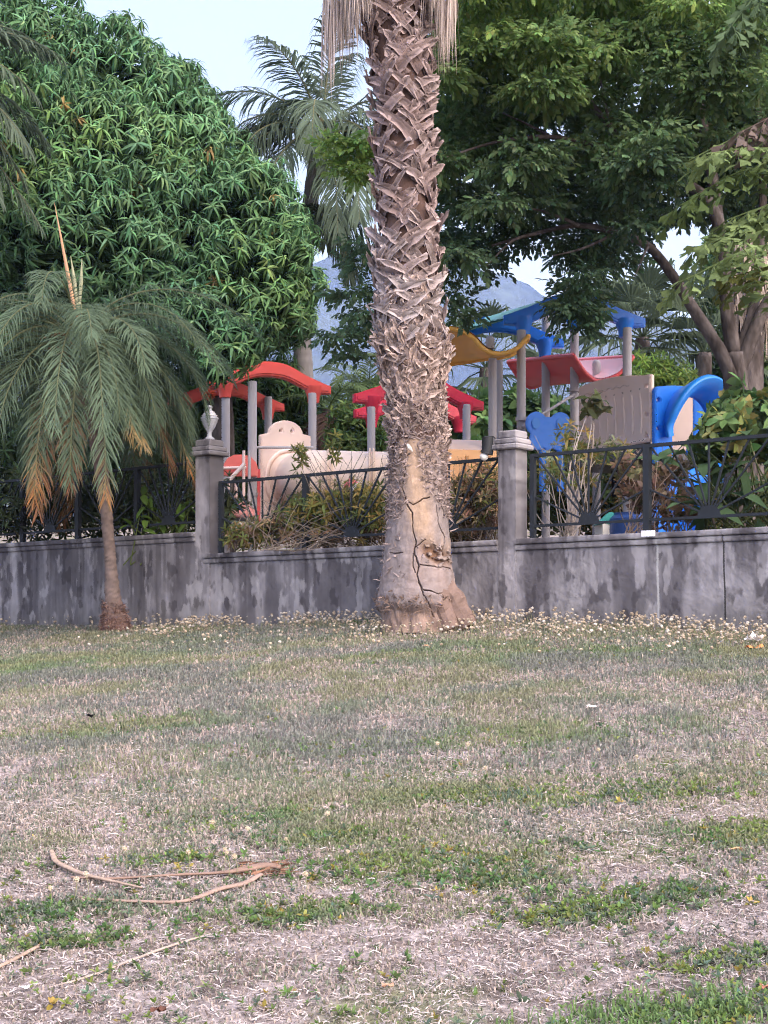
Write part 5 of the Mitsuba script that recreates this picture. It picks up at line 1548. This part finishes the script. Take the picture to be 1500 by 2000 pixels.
# background greenery
WIL = [(v @ SWAP.T, f, li) for v, f, li in (rosette(10, (-1.3, -0.2), 0.10, 0.5), rosette(12, (-1.4, 0.0), 0.12, 0.4))]
shrub('bamboo_clump', 'tall narrow leaved green clump behind the left tower', [lobe_px(560, 830, 70, 110, 27.5, 0.8), lobe_px(470, 800, 80, 120, 27.8, 0.8), lobe_px(540, 760, 60, 80, 27.5, 0.6), lobe_px(400, 820, 90, 130, 28, 0.8)], 1500, WIL, (0.28, 0.42), [(0.05, 0.09, 0.04), (0.07, 0.115, 0.045), (0.04, 0.075, 0.035)])
shrub('leafy_bush', 'light green leafy bush right of the left tower', [lobe_px(690, 850, 50, 70, 26, 0.5), lobe_px(720, 870, 50, 50, 26.2, 0.5), lobe_px(745, 790, 30, 40, 26.5, 0.4)], 320, LAN, (0.16, 0.26), [(0.085, 0.15, 0.06), (0.11, 0.16, 0.06)])
shrub('broad_leaf_hedge', 'hedge of round glossy leaves behind the yellow canopy posts', [lobe_px(900, 830, 60, 55, 26.5, 0.7), lobe_px(990, 820, 70, 60, 27, 0.7), lobe_px(1070, 830, 60, 60, 27, 0.7), lobe_px(1150, 840, 70, 60, 27, 0.7), lobe_px(850, 850, 60, 60, 27, 0.6)], 620, BRD, (0.18, 0.28), [(0.07, 0.125, 0.05), (0.055, 0.10, 0.045), (0.09, 0.15, 0.055)], mat='leaf_gloss')
shrub('lime_bush', 'lime green fine leaved bush behind the blue slide hood', [lobe_px(1250, 735, 75, 45, 25, 0.6), lobe_px(1310, 760, 60, 55, 25, 0.6), lobe_px(1210, 770, 50, 50, 25.5, 0.6)], 900, LAN, (0.11, 0.17), [(0.13, 0.21, 0.05), (0.10, 0.17, 0.05), (0.16, 0.22, 0.06)])
shrub('dark_hedge', 'dark green mass of shrubs closing the garden at the back', [lobe_px(x, 880 + 20 * math.sin(x), 110, 110, 33, 1.0) for x in range(-150, 1750, 105)], 5200, LAN, (0.22, 0.36), [(0.045, 0.075, 0.038), (0.055, 0.09, 0.04), (0.04, 0.065, 0.035)], cat='hedge')
shrub('dark_hedge', 'low dark shrubs under the left railings', [lobe_px(x, 990, 70, 75, 21.8 - 0.003 * x, 0.4) for x in range(-60, 440, 60)], 900, LAN, (0.12, 0.2), [(0.045, 0.06, 0.035), (0.06, 0.075, 0.035), (0.035, 0.045, 0.03)], cat='hedge')
shrub('dark_hedge', 'low dark shrubs under the playground deck behind the right railings', [lobe_px(x, 985, 80, 60, 23.5, 0.5) for x in range(850, 1700, 75)], 1300, LAN, (0.16, 0.26), [(0.05, 0.07, 0.035), (0.08, 0.09, 0.04), (0.13, 0.10, 0.05), (0.04, 0.06, 0.03)], cat='hedge')
shrub('dark_tree', 'dark green tree beyond the right end of the garden', [lobe_px(1480, 560, 130, 160, 28, 1.2), lobe_px(1560, 760, 150, 160, 27, 1.2), lobe_px(1420, 800, 90, 90, 26.5, 0.8), lobe_px(1490, 700, 90, 110, 26, 0.8)], 3000, LAN, (0.2, 0.3), [(0.05, 0.09, 0.04), (0.065, 0.11, 0.045), (0.09, 0.14, 0.05)], [(A(*at(1500, 900, 27)[:2], GARDEN), at(1490, 600, 27), 0.15)], cat='tree')
# small pinnate palm and hanging dry fronds in the middle distance
k = thing('young_palm', 'young palm with pale green fronds behind the middle tower', 'palm tree')
c = at(720, 770, 31)
limb(k, [A(c[0], c[1], GARDEN - 0.1), c], 0.12, 0.1, 'trunk')
for i in range(14):
    part(k, 'frond', pinnate(c, i * 2.4, 1.2 - 0.09 * i, 1.5, 1.5, 34, 0.4, 0.016, (0.12, 0.165, 0.075), None, vee=0.3, hang=0.7, rach=0.014), 'leaf_matte', smooth=True)
k = thing('young_palm', 'young palm with a brown dead hanging frond right of the coconut trunk', 'palm tree')
c = at(640, 800, 27)
limb(k, [A(c[0], c[1], GARDEN - 0.1), c], 0.10, 0.09, 'trunk')
for i in range(16):
    dead = i > 6
    part(k, 'frond', pinnate(c, i * 2.4 + 0.5, (1.0 - 0.12 * i) if not dead else -0.2 - 0.05 * i, 1.1 if dead else 1.3, 0.7 if dead else 1.6, 34, 0.42, 0.014, (0.15, 0.10, 0.085) if dead else (0.10, 0.15, 0.07), None, vee=0.3, hang=1.2 if dead else 0.7, rach=0.014), 'leaf_matte', smooth=True)
# red flower heads
for x, y, Y, lab in ((281, 822, 21.0, 'orange red flower head among the small palm fronds'), (437, 716, 23.0, 'orange red flower head left of the left tower roof'), (411, 770, 19.6, 'orange red flower head beside the urn finial'), (752, 985, 18.2, 'small red flower near the tall palm behind the middle railings')):
    k = thing('flower_head', lab, 'flower')
    n = 40
    d = unit(rs.randn(n, 3) * A(1, 1, 0.8) + Z * 0.5)
    mb = MB()
    mb.add(*inst(*leaf_t(0.45, 0.3, 0.05), frames(d), np.repeat(at(x, y, Y)[None], n, 0), rs.uniform(0.06, 0.11 if y < 900 else 0.07, n), np.array([0.42, 0.09, 0.05]) * rs.uniform(0.7, 1.3, (n, 1))))
    part(k, 'petals', mb, 'leaf_matte', smooth=True)
    b_ = at(x, y, Y)
    part(k, 'stalk', tube([A(b_[0], b_[1], GARDEN), b_], 0.006, 5), 'leaf_matte', col=(0.1, 0.12, 0.05))
# ------------------------------------------------------------------ lawn: blades, straw, weeds, flower heads
def wall_d(X, Y): return (X - P0[0]) * NW[0] + (Y - P0[1]) * NW[1]


def scatter(n, y0, y1, power=1.0, margin=0.45):
    """n random lawn points between the distances y0 and y1, denser nearby, in the wedge of ground ahead"""
    u = rs.rand(n)
    Y = (y0 ** (2 - power) + u * (y1 ** (2 - power) - y0 ** (2 - power))) ** (1 / (2 - power))
    X = rs.uniform(-1, 1, n) * (0.262 * Y + margin)
    ok = wall_d(X, Y) > 0.01
    return X[ok], Y[ok]


def fb2(X, Y, sc, seed, o=3): return meshkit.fbm(np.stack([X * sc, Y * sc, 0 * X], -1), o, seed)


WEEDS = [(gp(1240, 1760), 0.42, 0.20), (gp(1130, 1795), 0.32, 0.14), (gp(1240, 1555), 0.55, 0.28), (gp(900, 1560), 0.50, 0.25), (gp(830, 1690), 0.55, 0.24), (gp(1480, 1630), 0.35, 0.3),
         (gp(1390, 1985), 0.35, 0.14), (gp(640, 1640), 0.3, 0.2), (gp(60, 1790), 0.35, 0.2), (gp(130, 1840), 0.25, 0.12), (gp(330, 1680), 0.22, 0.12), (gp(520, 1600), 0.3, 0.25), (gp(60, 1310), 1.5, 1.2), (gp(1180, 1280), 1.3, 0.7),
         (gp(840, 1275), 1.0, 0.6), (gp(1050, 1440), 0.8, 0.5), (gp(300, 1420), 0.9, 0.6), (gp(700, 1460), 0.9, 0.5), (gp(980, 1725), 0.3, 0.15), (gp(560, 1790), 0.35, 0.16), (gp(1430, 1880), 0.25, 0.12)]


def green_at(X, Y):
    g = 0.25 * fb2(X, Y, 0.6, 5) + 0.75 * fb2(X, Y, 3.2, 15, 4)
    g = np.clip((g - 0.47) * 5.0, -0.7, 1)
    far = np.interp(Y, [4, 5.5, 7.5, 10, 12.5, 15], [-0.32, -0.18, 0.08, 0.42, 0.55, 0.45])
    w = np.zeros_like(X)
    for c, a, b in WEEDS:
        w = np.maximum(w, np.exp(-(((X - c[0]) / a) ** 2 + ((Y - c[1]) / b) ** 2)))
    w = w * np.clip(0.2 + 3.2 * (fb2(X, Y, 4.5, 27) - 0.30), 0, 1.1)
    return np.clip(0.15 + 0.42 * g + far + 0.75 * w, 0, 1), w


def blades(X, Y, h, w, lean, col, bend=0.5):
    n = len(X)
    p = np.stack([X, Y, G(X, Y) - 0.004], -1)
    a = rs.uniform(0, 2 * np.pi, n)
    l = np.stack([np.cos(a), np.sin(a), 0 * a], -1) * np.asarray(lean)[:, None]
    m = p + (Z * 0.62 + l * 0.35) * h[:, None]
    t = p + (Z * (1 - bend * 0.5) * np.clip(1.2 - np.asarray(lean), 0.15, 1)[:, None] + l) * h[:, None]
    b = a + np.pi / 2 + rs.uniform(-0.6, 0.6, n)
    s = np.stack([np.cos(b), np.sin(b), 0 * b], -1)
    return ribbons(p, m, t, w, col, s)


mb = MB()
parts_ = []
for n, y0, y1, hs in ((150000, 3.7, 8.0, 0.85), (230000, 7.0, 22.5, 1.1)):
    X, Y = scatter(n, y0, y1, 0.35 if y0 < 5 else 0.6)
    g, w = green_at(X, Y)
    keep = rs.rand(len(X)) < 0.30 + 0.8 * g
    X, Y, g, w = X[keep], Y[keep], g[keep], w[keep]
    n = len(X)
    tone = fb2(X, Y, 1.3, 33)[:, None]
    isg = (rs.rand(n) < 0.25 + 0.75 * g)[:, None]
    gcol = np.array([0.205, 0.235, 0.17]) * (1 - w[:, None] * 0.5) + np.array([0.15, 0.25, 0.085]) * w[:, None] * 0.5
    gcol = gcol + (np.array([0.28, 0.265, 0.165]) - gcol) * np.clip((tone - 0.50) * 4, 0, 0.6)
    gcol = gcol + (np.array([0.225, 0.225, 0.21]) - gcol) * np.clip((0.52 - tone) * 4, 0, 0.8)
    dcol = np.array([0.45, 0.375, 0.33])
    col = np.where(isg, gcol, dcol) * rs.uniform(0.65, 1.35, (n, 1))
    h = hs * rs.uniform(0.018, 0.055, n) * (0.8 + 0.45 * g) * np.interp(Y, [4, 8, 16], [0.85, 1.1, 1.35])
    mb.add(*blades(X, Y, h, rs.uniform(0.0016, 0.0034, n) * np.interp(Y, [4, 9, 16], [1, 1.35, 2.0]), rs.uniform(0.15, 1.1, n), col))
for x, y, n, sx in ((1300, 1995, 420, 0.18), (1440, 1965, 330, 0.18), (1190, 2010, 150, 0.10), (1000, 1560, 260, 0.08)):
    c = gp(x, y)
    X, Y = c[0] + sx * rs.randn(n), c[1] + 0.09 * rs.randn(n)
    mb.add(*blades(X, Y, rs.uniform(0.03, 0.075, n), rs.uniform(0.0018, 0.0035, n), rs.uniform(0.2, 1.0, n), np.array([0.16, 0.25, 0.10] if y > 1600 else [0.13, 0.18, 0.13]) * rs.uniform(0.65, 1.35, (n, 1))))
solo('grass', mb, 'leaf_matte', 'patchy short grass of the lawn, green and half dry', 'grass', kind='stuff')

mb = MB()
X, Y = scatter(230000, 3.7, 18, 0.9)
g, w = green_at(X, Y)
keep = rs.rand(len(X)) < 1.05 - 0.7 * g
X, Y = X[keep], Y[keep]
n = len(X)
a = rs.uniform(0, 2 * np.pi, n) + 0.0
L = rs.uniform(0.008, 0.04, n) * (1 + 0.6 * (rs.rand(n) < 0.15))
d = np.stack([np.cos(a), np.sin(a), 0 * a], -1)
s = np.stack([-np.sin(a), np.cos(a), rs.uniform(-0.9, 0.9, n)], -1)
s = unit(s)
p = np.stack([X, Y, G(X, Y) + rs.uniform(0.001, 0.012, n)], -1)
m_ = p + d * L[:, None] * 0.5 + np.stack([0.15 * L * rs.randn(n), 0.15 * L * rs.randn(n), L * rs.uniform(0.02, 0.30, n)], -1)
t_ = p + d * L[:, None] + np.stack([0.3 * L * rs.randn(n), 0.3 * L * rs.randn(n), L * rs.uniform(-0.05, 0.30, n)], -1)
col = np.array([0.53, 0.47, 0.455]) * rs.uniform(0.35, 1.12, (n, 1)) * np.where(rs.rand(n, 1) < 0.15, 0.45, 1.0)
mb.add(*ribbons(p, m_, t_, rs.uniform(0.0008, 0.0023, n) * np.interp(Y, [4, 9, 16], [1, 1.35, 2.0]), np.clip(col, 0, 0.8), s))
solo('dry_straw', mb, 'dry_matte', 'dead grass straw lying over the lawn', 'straw', kind='stuff')

mb = MB()
Xs, Ys = [], []
for i, (c, a, b) in enumerate(WEEDS):
    n = int(2600 * a * b) + 40 if c[1] < 8 else int(500 * a * b)
    r = rs.randn(n, 2) * 0.55
    Xs.append(c[0] + a * r[:, 0]); Ys.append(c[1] + b * r[:, 1])
X, Y = scatter(2600, 3.9, 9, 0.6)
m = fb2(X, Y, 2.6, 15) > 0.52
X, Y = np.concatenate(Xs + [X[m]]), np.concatenate(Ys + [Y[m]])
ok = wall_d(X, Y) > 0.05
X, Y = X[ok], Y[ok]
WD = [(v @ SWAP.T, f, li) for v, f, li in (rosette(6, (0.0, 1.2), 0.46, 0.2), rosette(5, (0.2, 1.3), 0.5, 0.25), rosette(7, (0.1, 1.2), 0.36, 0.3))]
n = len(X)
P = np.stack([X, Y, G(X, Y) + rs.uniform(0, 0.018, n)], -1)
tone = fb2(X, Y, 1.9, 41)[:, None]
colw = np.array([0.12, 0.20, 0.075]) + (np.array([0.20, 0.26, 0.08]) - np.array([0.12, 0.20, 0.075])) * np.clip((tone - 0.4) * 4, 0, 1)
colw = np.where(rs.rand(n, 1) < 0.3, np.array([0.14, 0.185, 0.13]), colw)
colw = np.where(rs.rand(n, 1) < 0.05, np.array([0.33, 0.27, 0.08]), colw)
put_sprays(mb, WD, P, unit(Z + 0.35 * rs.randn(n, 3)), rs.uniform(0.018, 0.036, n), colw * rs.uniform(0.7, 1.25, (n, 1)), 0.25)
solo('weeds', mb, 'leaf_matte', 'low broad leaved weeds in green patches on the lawn', 'weeds', kind='stuff')

# dry flower heads of the strip along the wall
HS = trimesh.creation.icosphere(1, 1.0)
hv, hf = np.array(HS.vertices) * [1, 1, 0.72], np.array(HS.faces)


def heads(P, r, hcol, scol=(0.20, 0.21, 0.12)):
    mb = MB()
    n = len(P)
    base = np.stack([P[:, 0] + 0.03 * rs.randn(n), P[:, 1] + 0.03 * rs.randn(n), 0 * r], -1)
    base[:, 2] = G(base[:, 0], base[:, 1]) - 0.01
    R = frames(unit(Z + 0.4 * rs.randn(n, 3)), rs.uniform(0, 6, n))[:, :, [1, 2, 0]]
    k = len(hv)
    jig = 1 + 0.16 * rs.randn(n, k, 1)
    v = np.einsum('nij,nkj->nki', R, hv[None] * jig) * r[:, None, None] + P[:, None]
    c = hcol[:, None] * rs.uniform(0.75, 1.15, (n, k, 1))
    mb.add(v.reshape(-1, 3), (hf[None] + (np.arange(n) * k)[:, None, None]).reshape(-1, 3), c.reshape(-1, 3))
    for sgn in (0, 1):
        sd = np.tile(A(1, 0, 0) if sgn == 0 else A(0, 1, 0), (n, 1))
        mb.add(*ribbons(base, (base + P) / 2 + 0.006 * rs.randn(n, 3), P, np.full(n, 0.0016), np.array(scol), sd))
    return mb


t = np.concatenate([rs.uniform(wt(400), wt(1560), 3300), rs.uniform(wt(0), wt(420), 160)])
d = np.concatenate([np.abs(rs.randn(3300)) * 0.85 + 0.05, np.abs(rs.randn(160)) * 0.5 + 0.05])
band = meshkit.fbm(np.stack([t * 1.1, d * 1.1, 0 * t], -1), 3, 71)
keep = (d < 2.8) & (rs.rand(len(t)) < np.clip((band - 0.30) * 4, 0.1, 1))
t, d = t[keep], d[keep]
X, Y = P0[0] + t * UW[0] + d * NW[0], P0[1] + t * UW[1] + d * NW[1]
n = len(X)
h = rs.uniform(0.03, 0.14, n) * np.interp(d, [0, 0.8, 2.8], [1.2, 1, 0.8]) + 0.02
P = np.stack([X, Y, G(X, Y) + h], -1)
hc = np.where(rs.rand(n, 1) < 0.75, np.array([0.50, 0.41, 0.31]), np.array([0.62, 0.57, 0.50])) * rs.uniform(0.5, 1.05, (n, 1))
solo('dry_flower_strip', heads(P, rs.uniform(0.006, 0.018, n), hc), 'dry_matte', 'strip of dry tan flower heads on thin stalks along the foot of the wall', 'wildflowers', kind='stuff')

G2 = 'pale seed heads on stalks in the lawn'
SEEDS = [(369, 1667, 'large pale seed head above the middle of the hooked palm stalk'), (458, 1666, 'pale seed head above the straight sheathed palm stalk'), (165, 1716, 'pale seed head just left of the hooked palm stalk, uppermost of its cluster'),
         (142, 1735, 'pale seed head in the cluster left of the palm stalks, second from the top'), (97, 1745, 'pale seed head lowest and leftmost of the cluster left of the palm stalks'), (245, 1655, 'pale pinkish seed head above the top of the hooked palm stalk'),
         (432, 1660, 'left one of two close seed heads above the sheathed stalk'), (449, 1672, 'right one of two close seed heads above the sheathed stalk'), (560, 1652, 'pale seed head right of and above the frayed palm sheath'), (683, 1683, 'lone pale seed head well right of the frayed palm sheath'),
         (598, 1722, 'pale seed head just right of the frayed end of the sheath'), (490, 1614, 'pale seed head in a bare patch left of the lawn centre'), (423, 1607, 'pale seed head in the lawn farther back than the palm stalks, left of another'),
         (915, 1448, 'pale seed head in the mid lawn right of the tall palm axis'), (1165, 1450, 'pale seed head in the mid lawn below the crumpled tissue'), (1378, 1505, 'pale seed head on the right side of the lawn'), (848, 1459, 'pale seed head in the mid lawn straight below the tall palm'),
         (955, 1490, 'pale seed head in front of the dark tuft of weeds'), (1240, 1483, 'pale seed head above the right green weed patch'), (20, 1370, 'pale seed head at the left edge of the mid lawn'), (640, 1590, 'pale seed head in the pinkish straw at the lawn centre')]
for x, y, lab in SEEDS:
    b_ = gp(x + rs.uniform(-6, 6), y + 38 * rs.uniform(0.7, 1.3))
    h_ = rs.uniform(0.07, 0.11)
    k = thing('seed_head', lab, 'wildflower', G2)
    c = b_ + A(0.01 * rs.randn(), 0, h_)
    part(k, 'stalk', tube(smoothline([b_ - Z * 0.01, (b_ + c) / 2 + A(0.008, 0, 0), c], 3), 0.0013, 5), 'dry_matte', col=(0.25, 0.25, 0.14))
    nn = 130
    dd = unit(rs.randn(nn, 3))
    r_ = rs.uniform(0.009, 0.0145)
    mb = MB()
    mb.add(hv * r_ * 0.6 + c, hf, np.array([0.55, 0.46, 0.33]))
    mb.add(*ribbons(np.repeat(c[None], nn, 0), c + dd * r_ * 0.6, c + dd * r_, np.full(nn, 0.0012), np.array([0.66, 0.58, 0.46]) * rs.uniform(0.7, 1.2, (nn, 1))))
    part(k, 'head', mb, 'dry_matte')

# fallen frond stalks on the grass
def on_lawn(pts, lift):
    p = np.array([gp(x, y) for x, y in pts])
    p[:, 2] += np.asarray(lift)
    return p


def stalk(base, label, pts, w, lift=0.02, col=(0.42, 0.30, 0.20), flat=0.55, hook=None):
    p = smoothline(on_lawn(pts, lift), 10)
    rad = np.interp(np.linspace(0, 1, len(p)), np.linspace(0, 1, len(w)), w)
    v, f = tube(p, rad, 12)
    core = np.repeat(p, 12, 0)
    v[:len(core), 2] = core[:, 2] + (v[:len(core), 2] - core[:, 2]) * flat
    v = v + 0.0035 * (meshkit.fbm(v * [40, 40, 90], 3, 3)[:, None] - 0.5)
    cc = np.array(col) * (0.6 + 0.8 * meshkit.fbm(v * [18, 60, 60], 3, 5)[:, None])
    k = thing(base, label, 'fallen palm stalk')
    part(k, 'stalk', (v, f, cc), 'dry_matte', smooth=True)
    return k


stalk('fallen_frond_stalk', 'hooked dry palm stalk curving down from a small dead leaf on the left lawn', [(100, 1672), (108, 1692), (130, 1705), (165, 1720), (215, 1732), (276, 1746)], [0.010, 0.014, 0.014, 0.011, 0.006], 0.025, (0.34, 0.255, 0.20))
k = stalk('fallen_frond_stalk', 'straight dry palm stalk with wide frayed brown sheath at its right end', [(140, 1722), (225, 1724), (330, 1718), (430, 1713), (470, 1708), (515, 1700), (549, 1702)], [0.010, 0.012, 0.013, 0.015, 0.028, 0.036, 0.022], 0.018, (0.25, 0.17, 0.135), 0.4)
mb = MB()
P = on_lawn([(x, y) for x, y in zip(rs.uniform(455, 552, 60), rs.uniform(1690, 1716, 60))], 0.012)
dd = unit(np.stack([rs.uniform(0.4, 1, 60), rs.uniform(-0.4, 0.3, 60), rs.uniform(-0.05, 0.2, 60)], -1))
mb.add(*ribbons(P, P + dd * 0.03, P + dd * rs.uniform(0.05, 0.09, (60, 1)), rs.uniform(0.003, 0.008, 60), np.array([0.27, 0.155, 0.11]) * rs.uniform(0.5, 1.4, (60, 1))))
part(k, 'sheath_fibre', mb, 'dry_matte')
stalk('fallen_frond_stalk', 'bent dry palm stalk lying below the sheathed one, rising to the right', [(152, 1760), (180, 1766), (250, 1769), (340, 1771), (385, 1762), (430, 1745), (475, 1735), (510, 1716)], [0.010, 0.012, 0.012, 0.012, 0.015, 0.018, 0.012], 0.018, (0.28, 0.205, 0.17), 0.5)
stalk('fallen_frond_stalk', 'long thin pale palm stalk lying diagonally at the lower left', [(95, 1936), (170, 1915), (250, 1885), (330, 1855), (412, 1830)], [0.003, 0.006, 0.0075, 0.007, 0.004], 0.012, (0.37, 0.30, 0.255))
stalk('fallen_frond_stalk', 'short tan palm stalk cut by the left edge of the picture', [(-20, 1905), (30, 1880), (85, 1850), (120, 1828)], [0.010, 0.010, 0.009, 0.004], 0.014, (0.32, 0.24, 0.19))


def scrap(base, label, cat, x, y, r, col, lift=0.015, stand=0.4, bs='dry_matte', asp=0.7):
    """crumpled little sheet"""
    c = gp(x, y) + Z * lift
    m = 9
    gx, gy = np.meshgrid(np.linspace(-1, 1, m), np.linspace(-1, 1, m), indexing='ij')
    rad = 1 - 0.25 * rs.rand(m, m) * (np.maximum(abs(gx), abs(gy)) > 0.9)
    zz = stand * (meshkit.fbm(np.stack([gx * 1.7 + x, gy * 1.7 + y, 0 * gx], -1), 3, 3) - 0.35) * 2.2
    v = np.stack([gx * rad, gy * rad * asp, zz], -1).reshape(-1, 3) * r + c
    v[:, 2] = np.maximum(v[:, 2], G(v[:, 0], v[:, 1]) + 0.004)
    i, j = np.meshgrid(np.arange(m - 1), np.arange(m - 1), indexing='ij')
    q = np.stack([i * m + j, (i + 1) * m + j, (i + 1) * m + j + 1, i * m + j + 1], -1).reshape(-1, 4)
    f = np.vstack([q[:, [0, 1, 2]], q[:, [0, 2, 3]]])
    cc = np.array(col) * (0.9 + 0.2 * rs.rand(len(v), 1))
    return solo(base, (v, f, cc), bs, label, cat, smooth=True)


scrap('paper_scrap', 'crumpled white paper scrap at the lower left edge of the lawn', 'litter', 48, 1938, 0.020, (0.75, 0.75, 0.76))
scrap('paper_scrap', 'pinkish white crumpled tissue on the lawn right of the middle', 'litter', 1155, 1390, 0.040, (0.74, 0.62, 0.58), 0.03)
k = thing('snack_wrapper', 'white and orange litter wrapper lying near the wall at the right edge', 'litter')
kk = scrap('snack_wrapper_tmp', None, None, 1472, 1262, 0.085, (0.80, 0.78, 0.78), 0.06, 0.8)
scene[k + '__white_sheet'] = scene.pop(kk)
kk = scrap('snack_wrapper_tmp', None, None, 1474, 1272, 0.085, (0.62, 0.25, 0.10), 0.03, 0.4)
scene[k + '__orange_sheet'] = scene.pop(kk)
scrap('dark_scrap', 'small black scrap in the grass at the left middle of the lawn', 'litter', 178, 1407, 0.030, (0.015, 0.015, 0.018), 0.03, 0.8)
scrap('dead_leaf', 'dark brown curled dead leaf near the lower edge left of the middle', 'leaf', 310, 1985, 0.026, (0.12, 0.06, 0.045), 0.014, 0.8)
scrap('dead_leaf', 'round tan dead leaf near the lower edge at the middle', 'leaf', 757, 1936, 0.020, (0.42, 0.25, 0.17), 0.016, 0.5)
scrap('dead_leaf', 'pale orange dead leaf at the right edge of the lawn', 'leaf', 1438, 1666, 0.024, (0.55, 0.36, 0.20), 0.014, 0.5)
scrap('dead_leaf', 'small reddish brown dead leaf at the lower right edge', 'leaf', 1497, 1936, 0.020, (0.30, 0.13, 0.09), 0.012, 0.5)
scrap('dead_leaf', 'orange brown dead leaf in the grass before the tall palm', 'leaf', 832, 1270, 0.045, (0.45, 0.27, 0.17), 0.03, 0.5)
# grass tufts at the palm's foot
mb = MB()
for x, y, n in ((735, 1206, 260), (855, 1208, 120), (700, 1212, 80)):
    c = gp(x, y + 8)
    X, Y = c[0] + 0.09 * rs.randn(n), c[1] - 0.15 + 0.06 * rs.randn(n)
    mb.add(*blades(X, Y, rs.uniform(0.05, 0.13, n), rs.uniform(0.003, 0.006, n), rs.uniform(0.2, 0.9, n), np.array([0.085, 0.14, 0.05]) * rs.uniform(0.6, 1.4, (n, 1))))
solo('grass_tuft', mb, 'leaf_matte', 'darker green tufts at the foot of the tall palm', 'grass', kind='stuff')
